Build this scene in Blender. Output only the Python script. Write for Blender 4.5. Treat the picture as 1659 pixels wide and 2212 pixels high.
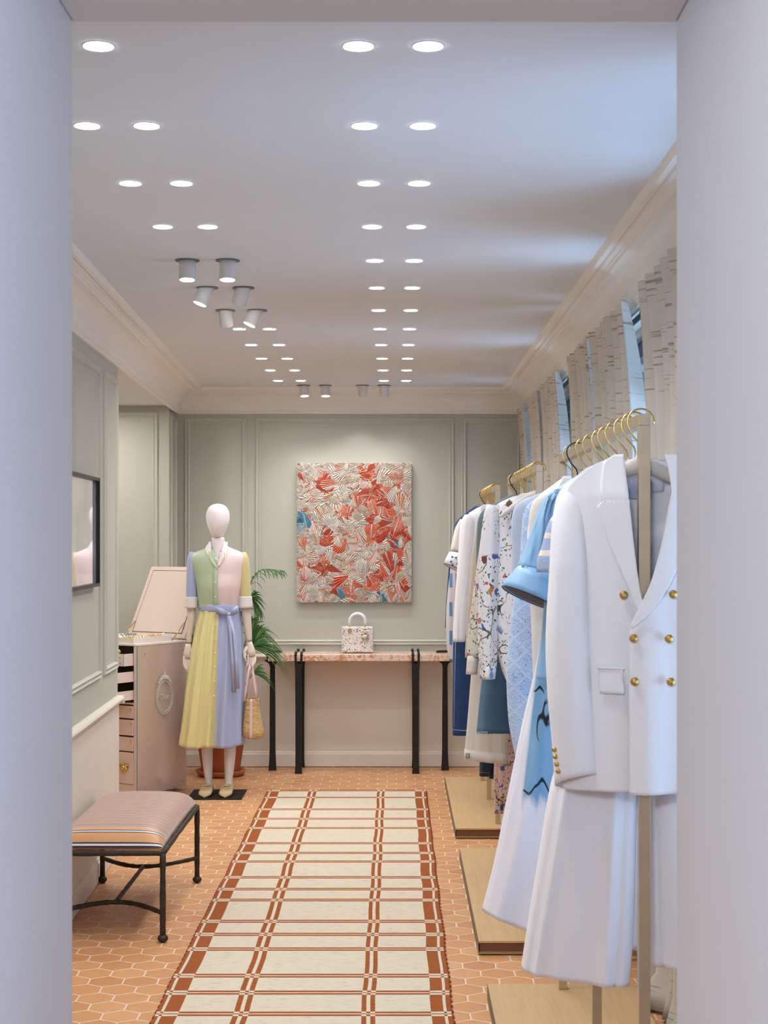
import bpy, math, random
from mathutils import Vector, Matrix, noise as mnoise
import numpy as np
for _o in list(bpy.data.objects): bpy.data.objects.remove(_o)
C = bpy.context.scene.collection
R = math.radians
PI = math.pi
# ------------------------------------------------------------------ camera
F, VX, VY, H = 3500.0, 855.0, 1162.0, 1.55
cam_d = bpy.data.cameras.new('camera'); cam = bpy.data.objects.new('camera', cam_d); C.objects.link(cam)
cam.location = (0, 0, H); cam.rotation_euler = (PI/2, 0, 0)
cam_d.sensor_fit = 'HORIZONTAL'; cam_d.sensor_width = 36; cam_d.lens = F/1659*36
cam_d.shift_x = (829.5-VX)/1659; cam_d.shift_y = (VY-1106)/1659
cam_d.clip_start = .05
cam_d.dof.use_dof = True; cam_d.dof.focus_distance = 9.3; cam_d.dof.aperture_fstop = 22
bpy.context.scene.camera = cam
sc = bpy.context.scene
sc.view_settings.view_transform = 'Standard'; sc.view_settings.look = 'None'
sc.view_settings.gamma = 1; sc.view_settings.exposure = .34
try: sc.view_settings.use_curve_mapping = False
except Exception: pass
# ------------------------------------------------------------------ world and daylight
w = bpy.data.worlds.new('world'); sc.world = w; w.use_nodes = True
w.node_tree.nodes['Background'].inputs[0].default_value = (.30, .40, .55, 1)
w.node_tree.nodes['Background'].inputs[1].default_value = .5
def area(name, loc, target, size, sizey, power, color):
    d = bpy.data.lights.new(name, 'AREA'); d.shape = 'RECTANGLE'; d.size = size; d.size_y = sizey
    d.energy = power; d.color = color
    o = bpy.data.objects.new(name, d); C.objects.link(o); o.location = loc
    o.rotation_euler = (Vector(target)-Vector(loc)).to_track_quat('-Z', 'Y').to_euler()
    return o
DAY = (.55, .72, 1.0)
for i, (y, p) in enumerate([(3.8, 40), (5.75, 34), (8.1, 32), (10.3, 14)]):     # street daylight outside each window
    area('window_daylight', (1.75, y, 1.2), (.4, y, 2.35), 1.4, 1.0, p, DAY)
area('shop_window_daylight', (2.6, -1.2, 1.5), (-.9, 1.9, 1.4), 2.0, 2.0, 150, (.48, .66, 1.0))   # the front room behind the doorway
for _x, _y in ((-2.1, 9.0), (-2.0, 10.1), (-2.2, 7.6)): area('side_room_fill_light', (_x, _y, 2.40), (_x, _y, 0), .12, .12, 7, (1.0, .96, .90))  # unseen fill lights added to brighten the side room
area('rack_fill_light', (-.25, .2, 2.25), (.55, 3.7, 1.2), .35, .35, 26, (.70, .84, 1.0))  # cool fill light added in the front room for the blazer and racks
area('jamb_fill_light', (-1.6, -1.0, 2.5), (.5, 1.6, 1.4), 1.2, 1.2, 46, (1.0, .84, .70))  # warm fill light added to light the right jamb, no fitting built
WARM = (1.0, .985, .965)
P_DOWN, P_SPOT = 9.0, 5.5
def spot(name, loc, target, power, ang, color=WARM, rad=.03, blend=.8, parent=None):
    d = bpy.data.lights.new(name, 'SPOT'); d.energy = power; d.color = color; d.spot_size = R(ang)
    d.spot_blend = blend; d.shadow_soft_size = rad
    o = bpy.data.objects.new(name, d); C.objects.link(o); o.location = loc
    o.rotation_euler = (Vector(target)-Vector(loc)).to_track_quat('-Z', 'Y').to_euler()
    return o
# ------------------------------------------------------------------ helpers
def P(px, py, Y): return Vector(((px-VX)*Y/F, Y, H-(py-VY)*Y/F))
def PX(px, Y): return (px-VX)*Y/F
def PZ(py, Y): return H-(py-VY)*Y/F
def lerp(a, b, t): return a+(b-a)*t
def smooth_rows(rows, step):
    """interpolate rows (key, *vals) with Catmull-Rom so that the outline runs smoothly"""
    out = []; n = len(rows)
    for i in range(n-1):
        p0 = rows[max(i-1, 0)]; p1 = rows[i]; p2 = rows[i+1]; p3 = rows[min(i+2, n-1)]
        k = max(1, int(abs(p2[0]-p1[0])/step+.5))
        for j in range(k):
            t = j/k; r = []
            for c in range(len(p1)):
                if c == 0: r.append(lerp(p1[0], p2[0], t)); continue
                d1 = (p2[c]-p0[c])/max(1e-6, abs(p2[0]-p0[0]))*abs(p2[0]-p1[0])
                d2 = (p3[c]-p1[c])/max(1e-6, abs(p3[0]-p1[0]))*abs(p2[0]-p1[0])
                h00 = 2*t**3-3*t*t+1; h10 = t**3-2*t*t+t; h01 = -2*t**3+3*t*t; h11 = t**3-t*t
                r.append(h00*p1[c]+h10*d1+h01*p2[c]+h11*d2)
            out.append(tuple(r))
    out.append(tuple(rows[-1])); return out
class MB:
    def __init__(s): s.v = []; s.f = []; s.m = []; s.sm = []
    def add(s, vs, fs, mi=0, sm=False):
        b = len(s.v); s.v += [Vector(x) for x in vs]
        for f in fs: s.f.append([b+i for i in f]); s.m.append(mi); s.sm.append(sm)
        return s
    def box(s, a, b, mi=0, M=None):
        x0, y0, z0 = a; x1, y1, z1 = b
        vs = [(x0,y0,z0),(x1,y0,z0),(x1,y1,z0),(x0,y1,z0),(x0,y0,z1),(x1,y0,z1),(x1,y1,z1),(x0,y1,z1)]
        if M: vs = [M @ Vector(v) for v in vs]
        return s.add(vs, [(0,3,2,1),(4,5,6,7),(0,1,5,4),(1,2,6,5),(2,3,7,6),(3,0,4,7)], mi)
    def prism(s, pts, d, mi=0):
        """closed polygon of 3-D points pushed along vector d"""
        n = len(pts); d = Vector(d); vs = [Vector(p) for p in pts]+[Vector(p)+d for p in pts]
        fs = [tuple(range(n))[::-1], tuple(range(n, 2*n))]+[(i, (i+1) % n, n+(i+1) % n, n+i) for i in range(n)]
        return s.add(vs, fs, mi)
    def loft(s, rings, mi=0, cap0=True, cap1=True, closed=True, mfun=None):
        n = len(rings[0]); b = len(s.v)
        for r in rings: s.v += [Vector(p) for p in r]
        m = n if closed else n-1
        for i in range(len(rings)-1):
            for j in range(m):
                a = b+i*n+j; c = b+i*n+(j+1) % n
                s.f.append([a, c, c+n, a+n]); s.sm.append(True); s.m.append(mfun(i, j) if mfun else mi)
        if cap0: s.f.append([b+j for j in range(n)][::-1]); s.m.append(mi); s.sm.append(False)
        if cap1: s.f.append([b+(len(rings)-1)*n+j for j in range(n)]); s.m.append(mi); s.sm.append(False)
        return s
    def tube(s, pts, rad, n=8, mi=0, flat=1.0, up=(0,0,1), cap=True):
        pts = [Vector(p) for p in pts]; N = len(pts); rings = []
        if not hasattr(rad, '__len__'): rad = [rad]*N
        prev = None
        for i, p in enumerate(pts):
            t = (pts[min(i+1, N-1)]-pts[max(i-1, 0)]).normalized()
            if prev is None:
                u = Vector(up)
                if abs(t.dot(u)) > .95: u = Vector((0,1,0)) if abs(t.y) < .9 else Vector((1,0,0))
                a = t.cross(u).normalized()
            else:
                a = (prev-t*prev.dot(t)).normalized()
            prev = a; bb = a.cross(t).normalized(); r = rad[i]
            rings.append([p+a*math.cos(2*PI*k/n)*r+bb*math.sin(2*PI*k/n)*r*flat for k in range(n)])
        return s.loft(rings, mi, cap, cap)
    def ell(s, c, r, nu=16, nv=10, mi=0, M=None):
        rings = []
        for i in range(nv+1):
            th = PI*i/nv; sr = max(math.sin(th), 1e-3)
            ring = []
            for k in range(nu):
                a = 2*PI*k/nu
                v = Vector((r[0]*sr*math.cos(a), r[1]*sr*math.sin(a), r[2]*math.cos(th)))
                ring.append((M @ v if M else v)+Vector(c))
            rings.append(ring)
        return s.loft(rings, mi)
    def lathe(s, prof, c, n=32, mi=0, cap0=True, cap1=True):
        c = Vector(c)
        return s.loft([[c+Vector((r*math.cos(2*PI*k/n), r*math.sin(2*PI*k/n), z)) for k in range(n)] for r, z in prof], mi, cap0, cap1)
    def build(s, name, mats, parent=None, local=False, bevel=0, solid=0, sub=0, flat=False):
        me = bpy.data.meshes.new(name)
        off = Vector((0,0,0)) if (local or parent is None) else root_loc(parent)
        me.from_pydata([tuple(v-off) for v in s.v], [], s.f); me.update()
        if not isinstance(mats, (list, tuple)): mats = [mats]
        for m in mats: me.materials.append(m)
        me.polygons.foreach_set('material_index', s.m)
        me.polygons.foreach_set('use_smooth', [False]*len(s.m) if flat else s.sm)
        o = bpy.data.objects.new(name, me); C.objects.link(o)
        if parent: o.parent = parent
        if solid:
            q = o.modifiers.new('solid', 'SOLIDIFY'); q.thickness = solid; q.offset = 0
        if bevel:
            q = o.modifiers.new('bevel', 'BEVEL'); q.width = bevel; q.segments = 2; q.limit_method = 'ANGLE'; q.angle_limit = R(40)
        if sub:
            q = o.modifiers.new('sub', 'SUBSURF'); q.levels = sub; q.render_levels = sub
        return o
def root_loc(o):
    l = Vector((0,0,0))
    while o: l += Vector(o.location); o = o.parent
    return l
def tag(o, label, cat, group=None, kind=None):
    if label: o['label'] = label
    if cat: o['category'] = cat
    if group: o['group'] = group
    if kind: o['kind'] = kind
    return o
def thing(name, label, cat, loc=(0,0,0), rz=0, group=None):
    o = bpy.data.objects.new(name, None); C.objects.link(o); o.empty_display_size = .05
    o.location = loc; o.rotation_euler = (0, 0, rz)
    return tag(o, label, cat, group)
def struct(name, mb, m, **k):
    o = mb.build(name, m, **k); o['kind'] = 'structure'; return o
def dup(root, loc, label):
    r = root.copy(); C.objects.link(r); r.location = loc; r['label'] = label
    for ch in list(root.children):
        c = ch.copy(); C.objects.link(c); c.parent = r
        for g in list(ch.children):
            d = g.copy(); C.objects.link(d); d.parent = c
    return r
def lettering(name, txt, size, ext, mat, parent, loc):
    """raised letters as a mesh"""
    tc = bpy.data.curves.new(name, 'FONT'); tc.body = txt; tc.size = size; tc.extrude = ext; tc.align_x = 'CENTER'
    q = bpy.data.objects.new(name+'_curve', tc); C.objects.link(q); bpy.context.view_layer.update()
    me = bpy.data.meshes.new_from_object(q.evaluated_get(bpy.context.evaluated_depsgraph_get())); bpy.data.objects.remove(q); bpy.data.curves.remove(tc)
    me.materials.clear(); me.materials.append(mat); me.name = name
    o = bpy.data.objects.new(name, me); C.objects.link(o); o.parent = parent; o.location = loc; o.rotation_euler = (PI/2, 0, 0); return o
ORD = ['first','second','third','fourth','fifth','sixth','seventh','eighth','ninth','tenth','eleventh','twelfth','thirteenth']
# ------------------------------------------------------------------ materials
class NT:
    def __init__(s, name):
        s.mat = bpy.data.materials.new(name); s.mat.use_nodes = True; s.t = s.mat.node_tree
        s.b = s.t.nodes['Principled BSDF']; s.out = s.t.nodes['Material Output']
    def n(s, typ, ins=None, **kw):
        x = s.t.nodes.new(typ)
        for k, v in kw.items(): setattr(x, k, v)
        for k, v in (ins or {}).items(): s.set(x.inputs[k], v)
        return x
    def set(s, sock, v):
        if isinstance(v, bpy.types.NodeSocket): s.t.links.new(v, sock)
        elif isinstance(v, bpy.types.Node): s.t.links.new(v.outputs[0], sock)
        else:
            if hasattr(v, '__len__') and len(v) == 3 and sock.type == 'RGBA': v = (*v, 1)
            sock.default_value = v
    def m(s, op, a, b=0.0, c=0.0):
        x = s.t.nodes.new('ShaderNodeMath'); x.operation = op
        s.set(x.inputs[0], a); s.set(x.inputs[1], b); s.set(x.inputs[2], c); return x.outputs[0]
    def mix(s, f, a, b):
        x = s.t.nodes.new('ShaderNodeMix'); x.data_type = 'RGBA'
        s.set(x.inputs[0], f); s.set(x.inputs[6], a); s.set(x.inputs[7], b); return x.outputs[2]
    def coord(s, which='Object'): return s.n('ShaderNodeTexCoord').outputs[which]
    def mapping(s, vec, scale=(1,1,1), rot=(0,0,0), loc=(0,0,0)):
        return s.n('ShaderNodeMapping', {'Vector': vec, 'Scale': scale, 'Rotation': rot, 'Location': loc}).outputs[0]
    def noise(s, vec, scale, detail=3, rough=.5):
        return s.n('ShaderNodeTexNoise', {'Vector': vec, 'Scale': scale, 'Detail': detail, 'Roughness': rough}).outputs['Fac']
    def ramp(s, fac, stops, mode='LINEAR'):
        r = s.n('ShaderNodeValToRGB', {'Fac': fac}); r.color_ramp.interpolation = mode
        e = r.color_ramp.elements
        while len(e) < len(stops): e.new(.5)
        for q, (p, c) in zip(e, stops): q.position = p; q.color = (*c, 1) if len(c) == 3 else c
        return r.outputs[0]
    def bump(s, h, strength=.2, dist=.01, prev=None):
        b = s.n('ShaderNodeBump', {'Height': h, 'Strength': strength, 'Distance': dist})
        if prev is not None: s.set(b.inputs['Normal'], prev)
        s.set(s.b.inputs['Normal'], b.outputs[0]); return b.outputs[0]
    def fin(s, col=None, rough=None, metal=None, spec=None, sheen=None, coat=None, trans=None):
        if col is not None: s.set(s.b.inputs['Base Color'], col)
        if rough is not None: s.set(s.b.inputs['Roughness'], rough)
        if metal is not None: s.set(s.b.inputs['Metallic'], metal)
        if spec is not None: s.set(s.b.inputs['Specular IOR Level'], spec)
        if sheen is not None: s.set(s.b.inputs['Sheen Weight'], sheen)
        if coat is not None: s.set(s.b.inputs['Coat Weight'], coat)
        return s.mat
def srgb(r, g, b):
    f = lambda c: (c/255/12.92) if c/255 <= .04045 else ((c/255+.055)/1.055)**2.4
    return (f(r), f(g), f(b))
def plain(name, col, rough=.6, metal=0, var=.04, scale=8, bump=0, bscale=60, spec=.5, coat=0, bdist=.004):
    t = NT(name); co = t.coord()
    nz = t.noise(co, scale, 4)
    c = t.mix(nz, tuple(x*(1-var*2) for x in col), tuple(min(1, x*(1+var*2)) for x in col))
    if bump: t.bump(t.noise(co, bscale, 4), bump, bdist)
    return t.fin(c, rough, metal, spec, coat=coat)
def fabric(name, col, rough=.85, weave=900, strength=.25, sheen=.2, var=.04, wr=0.35, spec=.2):
    t = NT(name); co = t.coord()
    nz = t.noise(co, 14, 4)
    c = t.mix(nz, tuple(x*(1-var) for x in col), tuple(min(1, x*(1+var)) for x in col))
    a = t.n('ShaderNodeTexWave', {'Vector': co, 'Scale': weave/6.28, 'Distortion': .6}, bands_direction='X').outputs['Fac']
    b = t.n('ShaderNodeTexWave', {'Vector': co, 'Scale': weave/6.28, 'Distortion': .6}, bands_direction='Z').outputs['Fac']
    h = t.m('ADD', a, b)
    n1 = t.bump(h, strength, .0006)
    t.bump(t.noise(t.mapping(co, (1, 1, .35)), 18, 5, .6), wr, .012, n1)
    return t.fin(c, rough, 0, spec, sheen)
def emit(name, col, strength):
    t = NT(name); t.b.inputs['Emission Color'].default_value = (*col, 1)
    nz = t.noise(t.coord(), 30, 2)
    t.set(t.b.inputs['Emission Strength'], t.m('MULTIPLY_ADD', nz, strength*.1, strength*.95))
    return t.fin((.9,.9,.9), .4)
M = {}
M['ceiling'] = plain('ceiling_paint', srgb(222,225,229), .75, var=.015, bump=.05, bscale=200)
M['cornice'] = plain('cornice_paint', srgb(238,234,226), .6, var=.015)
M['sage'] = plain('sage_wall_paint', srgb(188,188,177), .6, var=.025, scale=3, bump=.15, bscale=160, bdist=.002)
M['sage_trim'] = plain('sage_trim_paint', srgb(198,199,188), .5, var=.015)
M['cream'] = plain('cream_dado_paint', srgb(222,214,202), .6, var=.02)
M['cream_trim'] = plain('cream_trim_paint', srgb(226,218,206), .5, var=.015)
M['jamb'] = plain('doorway_paint', srgb(202,202,205), .55, var=.02, scale=2)
M['dark'] = plain('dark_gap', (.02,.018,.016), .8)
M['oak'] = None
def oak(name, a, b, axis='Y'):
    t = NT(name); co = t.coord()
    sc_ = (60, 2.2, 60) if axis == 'Y' else (2.2, 60, 60)
    g = t.noise(t.mapping(co, sc_), 1.6, 6, .65)
    g2 = t.noise(t.mapping(co, (8, 1, 8) if axis == 'Y' else (1, 8, 8)), 2.0, 3, .5)
    c = t.mix(g, a, b); c = t.mix(t.m('MULTIPLY', g2, .35), c, tuple(x*.75 for x in a))
    t.bump(g, .25, .001); return t.fin(c, .5)
M['oak'] = oak('oak_board', srgb(222,188,140), srgb(178,142,98))
M['oak_edge'] = oak('oak_edge', srgb(178,142,96), srgb(150,114,72))
M['plinth'] = plain('plinth_wood', srgb(122,80,52), .6, var=.15, scale=60)
M['brass'] = plain('brushed_brass', srgb(190,160,110), .42, .85, var=.05, scale=40)
M['brass_dark'] = plain('satin_champagne_brass', srgb(204,188,164), .36, .85, var=.05, scale=30)
M['gold'] = plain('gold_wire', srgb(226,196,128), .25, 1.0, var=.03)
M['blackwire'] = plain('black_wire', srgb(60,58,60), .4, .8)
M['iron'] = plain('forged_iron', srgb(62,52,44), .55, .55, var=.3, scale=40, bump=.7, bscale=70)
M['black_iron'] = plain('black_iron', srgb(34,31,30), .55, .4, var=.15, scale=30, bump=.3, bscale=90)
M['white_metal'] = plain('white_lacquer', srgb(215,214,216), .45, var=.02)
M['lamp_on'] = emit('downlight_glow', (.97,.98,1.0), 14)
M['lamp_off'] = plain('lamp_lens', srgb(150,148,150), .3)
M['lamp_ring'] = plain('lamp_trim', srgb(120,118,118), .5)
M['seam'] = plain('dark_seam', (.03,.025,.02), .8)
# hexagon tiles
def hexfloor():
    t = NT('terracotta_hexagon_tiles'); co = t.coord(); W = .1194
    wob = t.n('ShaderNodeTexNoise', {'Vector': co, 'Scale': 9, 'Detail': 2}).outputs['Color']
    wv = t.n('ShaderNodeVectorMath', {0: wob, 1: (.5,.5,.5)}, operation='SUBTRACT')
    wv = t.n('ShaderNodeVectorMath', {0: wv.outputs[0], 'Scale': .010}, operation='SCALE')
    cv = t.n('ShaderNodeVectorMath', {0: co, 1: wv.outputs[0]}, operation='ADD')
    mp = t.mapping(cv.outputs[0], (1/W, 1/W, 0), loc=(-.03, .21, 0))
    sp = t.n('ShaderNodeSeparateXYZ', {0: mp}); x, y = sp.outputs[0], sp.outputs[1]
    S = math.sqrt(3)
    def cell(ox, oy):
        xx = t.m('ADD', x, ox); yy = t.m('ADD', y, oy)
        gx = t.m('SUBTRACT', t.m('FLOORED_MODULO', xx, 1.0), .5)
        gy = t.m('SUBTRACT', t.m('FLOORED_MODULO', yy, S), S/2)
        return gx, gy, t.m('ADD', t.m('MULTIPLY', gx, gx), t.m('MULTIPLY', gy, gy))
    ax, ay, ad = cell(0, 0); bx, by, bd = cell(.5, S/2)
    sel = t.m('LESS_THAN', ad, bd)
    def pick(a, b): return t.m('ADD', t.m('MULTIPLY', sel, a), t.m('MULTIPLY', t.m('SUBTRACT', 1.0, sel), b))
    gx, gy = pick(ax, bx), pick(ay, by)
    agx, agy = t.m('ABSOLUTE', gx), t.m('ABSOLUTE', gy)
    hd = t.m('MAXIMUM', agx, t.m('ADD', t.m('MULTIPLY', agx, .5), t.m('MULTIPLY', agy, S/2)))
    edge = t.m('SUBTRACT', .5, hd)
    cx = t.m('ROUND', t.m('MULTIPLY', t.m('SUBTRACT', x, gx), 2)); cy = t.m('ROUND', t.m('MULTIPLY', t.m('SUBTRACT', y, gy), 2/S))
    idv = t.n('ShaderNodeCombineXYZ', {0: cx, 1: cy})
    wn = t.n('ShaderNodeTexWhiteNoise', {0: idv.outputs[0]}).outputs['Value']
    base = t.ramp(wn, [(0, srgb(198,136,84)), (.35, srgb(208,150,96)), (.7, srgb(192,128,78)), (1, srgb(214,160,108))])
    cl = t.noise(co, 16, 5, .6)
    base = t.mix(t.m('MULTIPLY', cl, .5), base, srgb(212,166,124))
    grout_w = .014
    isg = t.ramp(edge, [(0, (1,1,1)), (grout_w, (1,1,1)), (grout_w+.008, (0,0,0))])
    cc = t.mix(isg, base, srgb(226,212,196))
    ht = t.ramp(edge, [(0, (0,0,0)), (grout_w, (0,0,0)), (.07, (1,1,1))])
    n1 = t.bump(ht, .35, .002)
    t.bump(t.noise(co, 22, 3), .12, .01, n1)
    rg = t.m('ADD', .30, t.m('MULTIPLY', t.noise(co, 30, 4), .25))
    return t.fin(cc, t.m('ADD', rg, t.m('MULTIPLY', isg, .3)), 0, .5)
M['hex'] = hexfloor()
# ------------------------------------------------------------------ the room shell
ZC, ZS, YB = 2.555, 2.42, 10.98            # flat ceiling, cornice foot, back wall
XR = .90                                   # cornice line on the window side
def XL(y): return -1.33-.036*(y-6.68)
YD, XDL, XDR, ZD = 2.4, (157-VX)*2.4/F, (1461-VX)*2.4/F, H+(VY-49)*2.4/F    # doorway
struct('floor', MB().box((-4.2, -4.2, -.08), (1.3, 11.2, 0)).box((1.3,-4.2,-.08),(3.2,2.4,0)), M['hex'])
struct('ceiling', MB().box((-2.9, YD, ZC), (1.15, 11.2, ZC+.1)), M['ceiling'])
struct('wall_back', MB().box((-1.62, YB, 0), (1.15, YB+.12, ZC)), M['sage'])
# front wall with the doorway the camera looks through (thick, its reveals fill both sides of the picture)
fw = MB().box((-2.9, 1.15, 0), (XDL, YD, 2.8)).box((XDR, 1.15, 0), (1.15, YD, 2.8)).box((XDL, 1.15, ZD), (XDR, YD, 2.8))
struct('wall_front', fw, M['jamb'], bevel=.004)
struct('wall_shop', MB().box((-4.2,-4.2,0),(-4.1,1.2,2.8)).box((3.1,-4.2,0),(3.2,1.2,2.8)).box((-4.2,-4.3,0),(3.2,-4.2,2.8))
       .box((-4.2,1.15,0),(-2.9,1.25,2.8)).box((1.15,1.15,0),(3.2,1.25,2.8)).box((-4.2,-4.3,2.8),(3.2,2.5,2.9)), M['jamb'])
# near left wall, slightly skewed, ending at y=8.03
YE = 8.03
def slab(m, y0, y1, d0, d1, z0, z1, mi=0):
    """prism along the skewed left wall between offsets d0..d1 from the wall face (positive into the room)"""
    pts = [(XL(y0)+d0, y0, z0), (XL(y0)+d1, y0, z0), (XL(y1)+d1, y1, z0), (XL(y1)+d0, y1, z0)]
    m.prism(pts, (0, 0, z1-z0), mi); return m
wl = MB(); slab(wl, YD, YE, -.25, 0, 0, ZC)
struct('wall_left', wl, M['sage'])
# wall bits of the side room: far wall with its return, left side, ceiling
struct('wall_alcove', MB().box((-2.9, 10.65, 0), (XL(10.8)-.012, YB+.12, ZC)).box((-2.9, YD, 0), (-2.78, 10.7, ZC)), M['sage'])
ca = MB(); ca.prism([(-2.9, YE-.0, ZS), (XL(YE), YE, ZS), (XL(10.68), 10.68, ZS), (-2.9, 10.68, ZS)], (0,0,.13))
struct('ceiling_alcove', ca, M['ceiling'])
# window wall: piers, sills, lintel; glass in teal grey frames
WIN = [(3.1, 4.4), (4.9, 7.6), (8.0, 9.2), (9.5, 10.85)]
XW = 1.02
wr = MB(); ys = [YD]+[v for a in WIN for v in a]+[11.1]
for a, b in zip(ys[0::2], ys[1::2]): wr.box((XW, a, 0), (XW+.2, b, ZC))
for a, b in WIN: wr.box((XW, a, 0), (XW+.2, b, .55)); wr.box((XW, a, 2.40), (XW+.2, b, ZC))
struct('wall_right', wr, M['cream'])
sr = MB().box((XR, YD, ZS), (XW+.01, YB, ZC-.001))
struct('trim_1', sr, M['cornice'])
M['win_frame'] = plain('window_frame_paint', srgb(72,92,108), .5)
gt = NT('window_glass')
tr = gt.n('ShaderNodeBsdfTransparent', {0: (.82,.90,.95)}); gl = gt.n('ShaderNodeBsdfGlossy', {'Roughness': .03})
fz = gt.m('MULTIPLY_ADD', gt.m('POWER', gt.n('ShaderNodeLayerWeight', {'Blend': .5}).outputs['Facing'], 4.0), .6, .04)
ms = gt.n('ShaderNodeMixShader', {0: fz, 1: tr.outputs[0], 2: gl.outputs[0]})
gt.t.links.new(ms.outputs[0], gt.out.inputs[0]); M['glass'] = gt.mat
for i, (a, b) in enumerate(WIN):
    fr = MB(); x0, x1 = XW+.04, XW+.09
    k = 2
    fr.box((x0, a, .55), (x1, b, .61)).box((x0, a, 2.33), (x1, b, 2.40))
    for q in range(k+1):
        yy = lerp(a, b-.07, q/k); fr.box((x0, yy, .61), (x1, yy+.07, 2.33))
    fr.box((x0+.01, a+.07, 1.98), (x1-.01, b-.07, 2.02))
    o = struct('window_%d' % (i+1), fr, M['win_frame'])
    MB().box((XW+.06, a+.03, .6), (XW+.066, b-.03, 2.35)).build('pane', M['glass'], o)
MB_f = MB().box((3.4, 2.5, -.1), (3.6, 12.5, 6))
fa = MB_f.build('street_facade', plain('street_facade_render', srgb(40,52,60), .8, var=.2, scale=2)); tag(fa, 'blue grey house front across the street, glimpsed between the curtains', 'building')
# cornice: profile swept round three sides
prof = [(0,ZS-.03),(.014,ZS-.03),(.018,ZS-.02),(.014,ZS-.012),(.026,ZS),(.030,ZS+.012)]
for k in range(9):
    a = k/8*PI/2; prof.append((.034+.088*(1-math.cos(a)), ZS+.016+.082*math.sin(a)))
prof += [(.124, ZS+.106),(.132, ZS+.108),(.136, ZS+.114),(.150, ZS+.116),(.156, ZS+.124),(.162, ZS+.116),(.178, ZS+.118),(.186, ZS+.128),(.190, ZS+.135),(.0, ZS+.1349)]
def ring(d, y): return None
cm = MB()
rings = []
sec = [(lambda d: (XL(YD)+d, YD)), (lambda d: (XL(YB-d)+d, YB-d)), (lambda d: (XR-d, YB-d)), (lambda d: (XR-d, YD))]
for s_ in sec: rings.append([(s_(d)[0], s_(d)[1], z) for d, z in prof])
cm.loft(rings, 0, False, False); cm.sm = [False]*len(cm.sm)
struct('trim_2', cm, M['cornice'])
# panel mouldings
MP = [(0,0),(.001,.010),(.006,.014),(.010,.010),(.014,.007),(.022,.010),(.027,.016),(.032,.010),(.035,0)]
def frame_mould(m, fn, u0, u1, v0, v1, prof=MP):
    """closed mitred moulding on a plane; fn(u, v, w) -> world"""
    rs = []
    for d, wd in prof:
        rs.append([fn(u0+d, v0+d, wd), fn(u1-d, v0+d, wd), fn(u1-d, v1-d, wd), fn(u0+d, v1-d, wd)])
    m.loft(rs, 0, False, False)
    for i in range(len(m.sm)): m.sm[i] = False
    return m
bk = lambda u, v, w_: (u, YB-w_, v)
pm = MB()
S0 = F/YB
fx = lambda px: (px-VX)/S0
fz_ = lambda py: H-(py-VY)/S0
frame_mould(pm, bk, fx(399), fx(533), fz_(1393), fz_(903))
frame_mould(pm, bk, fx(552), fx(981), fz_(1393), fz_(903))
frame_mould(pm, bk, fx(997), .86, fz_(1393), fz_(903))
struct('trim_3', pm, M['sage_trim'])
am = MB(); SA = F/10.65
frame_mould(am, lambda u, v, w_: (u, 10.65-w_, v), -2.7, (341-VX)/SA, H-(1393-VY)/SA, H-(890-VY)/SA)
frame_mould(am, lambda u, v, w_: (XL(10.8)-.012+w_, u, v), 10.69, 10.95, .84, 2.36, [(a*.8, b) for a, b in MP])
struct('trim_4', am, M['sage_trim'])
lm = MB(); lf = lambda u, v, w_: (XL(u)+w_, u, v)
frame_mould(lm, lf, 4.9, 7.42, .91, 2.33)
frame_mould(lm, lf, 7.52, 7.97, .91, 2.33)
struct('trim_5', lm, M['sage_trim'])
# dado, chair rail and baseboards
ZR = .752
def dado(m_rail, m_dado, m_base, fn, u0, u1, zr):
    """fn(u, w, z); profile extrusions along u"""
    def ext(prf, mb):
        mb.loft([[fn(u0, w_, z) for w_, z in prf], [fn(u1, w_, z) for w_, z in prf]], 0, True, True)
        for i in range(len(mb.sm)): mb.sm[i] = False
    ext([(0,zr+.012),(.012,zr+.010),(.030,zr+.004),(.034,zr-.004),(.030,zr-.012),(.018,zr-.018),(.014,zr-.030),(.008,zr-.034),(0,zr-.034)], m_rail)
    ext([(0,zr-.03),(.006,zr-.03),(.006,.10),(0,.10)], m_dado)
    ext([(0,.105),(.008,.105),(.012,.098),(.012,.092),(.018,.086),(.018,.004),(0,.004)], m_base)
rb, db, bb = MB(), MB(), MB()
dado(rb, db, bb, lambda u, w_, z: (u, YB-w_, z), XL(YB), 1.0, ZR)
dado(rb, db, bb, lambda u, w_, z: (u, 10.65-w_, z), -2.75, XL(10.8)-.012, ZR)
struct('trim_6', rb, M['cream_trim']); struct('wall_dado_back', db, M['cream']); struct('baseboard_back', bb, M['cream_trim'])
rl, dl, bl = MB(), MB(), MB()
ZL = PZ(1512, 7.9)
dado(rl, dl, bl, lambda u, w_, z: (XL(u)+w_, u, z), YD, YE, ZL)
# the rail, dado and baseboard turn the corner at the end of the wall
rl.box((XL(YE)-.25, YE-.001, ZL-.03), (XL(YE)+.03, YE+.03, ZL+.008)); dl.box((XL(YE)-.25, YE-.001, .1), (XL(YE)+.006, YE+.006, ZL-.03)); bl.box((XL(YE)-.25, YE-.001, .004), (XL(YE)+.018, YE+.018, .1))
struct('trim_7', rl, M['cream_trim']); struct('wall_dado_left', dl, M['cream']); struct('baseboard_left', bl, M['cream_trim'])
br = MB().box((XW-.02, YD, 0), (XW, YB, .1)); struct('baseboard_right', br, M['cream_trim'])
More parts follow.
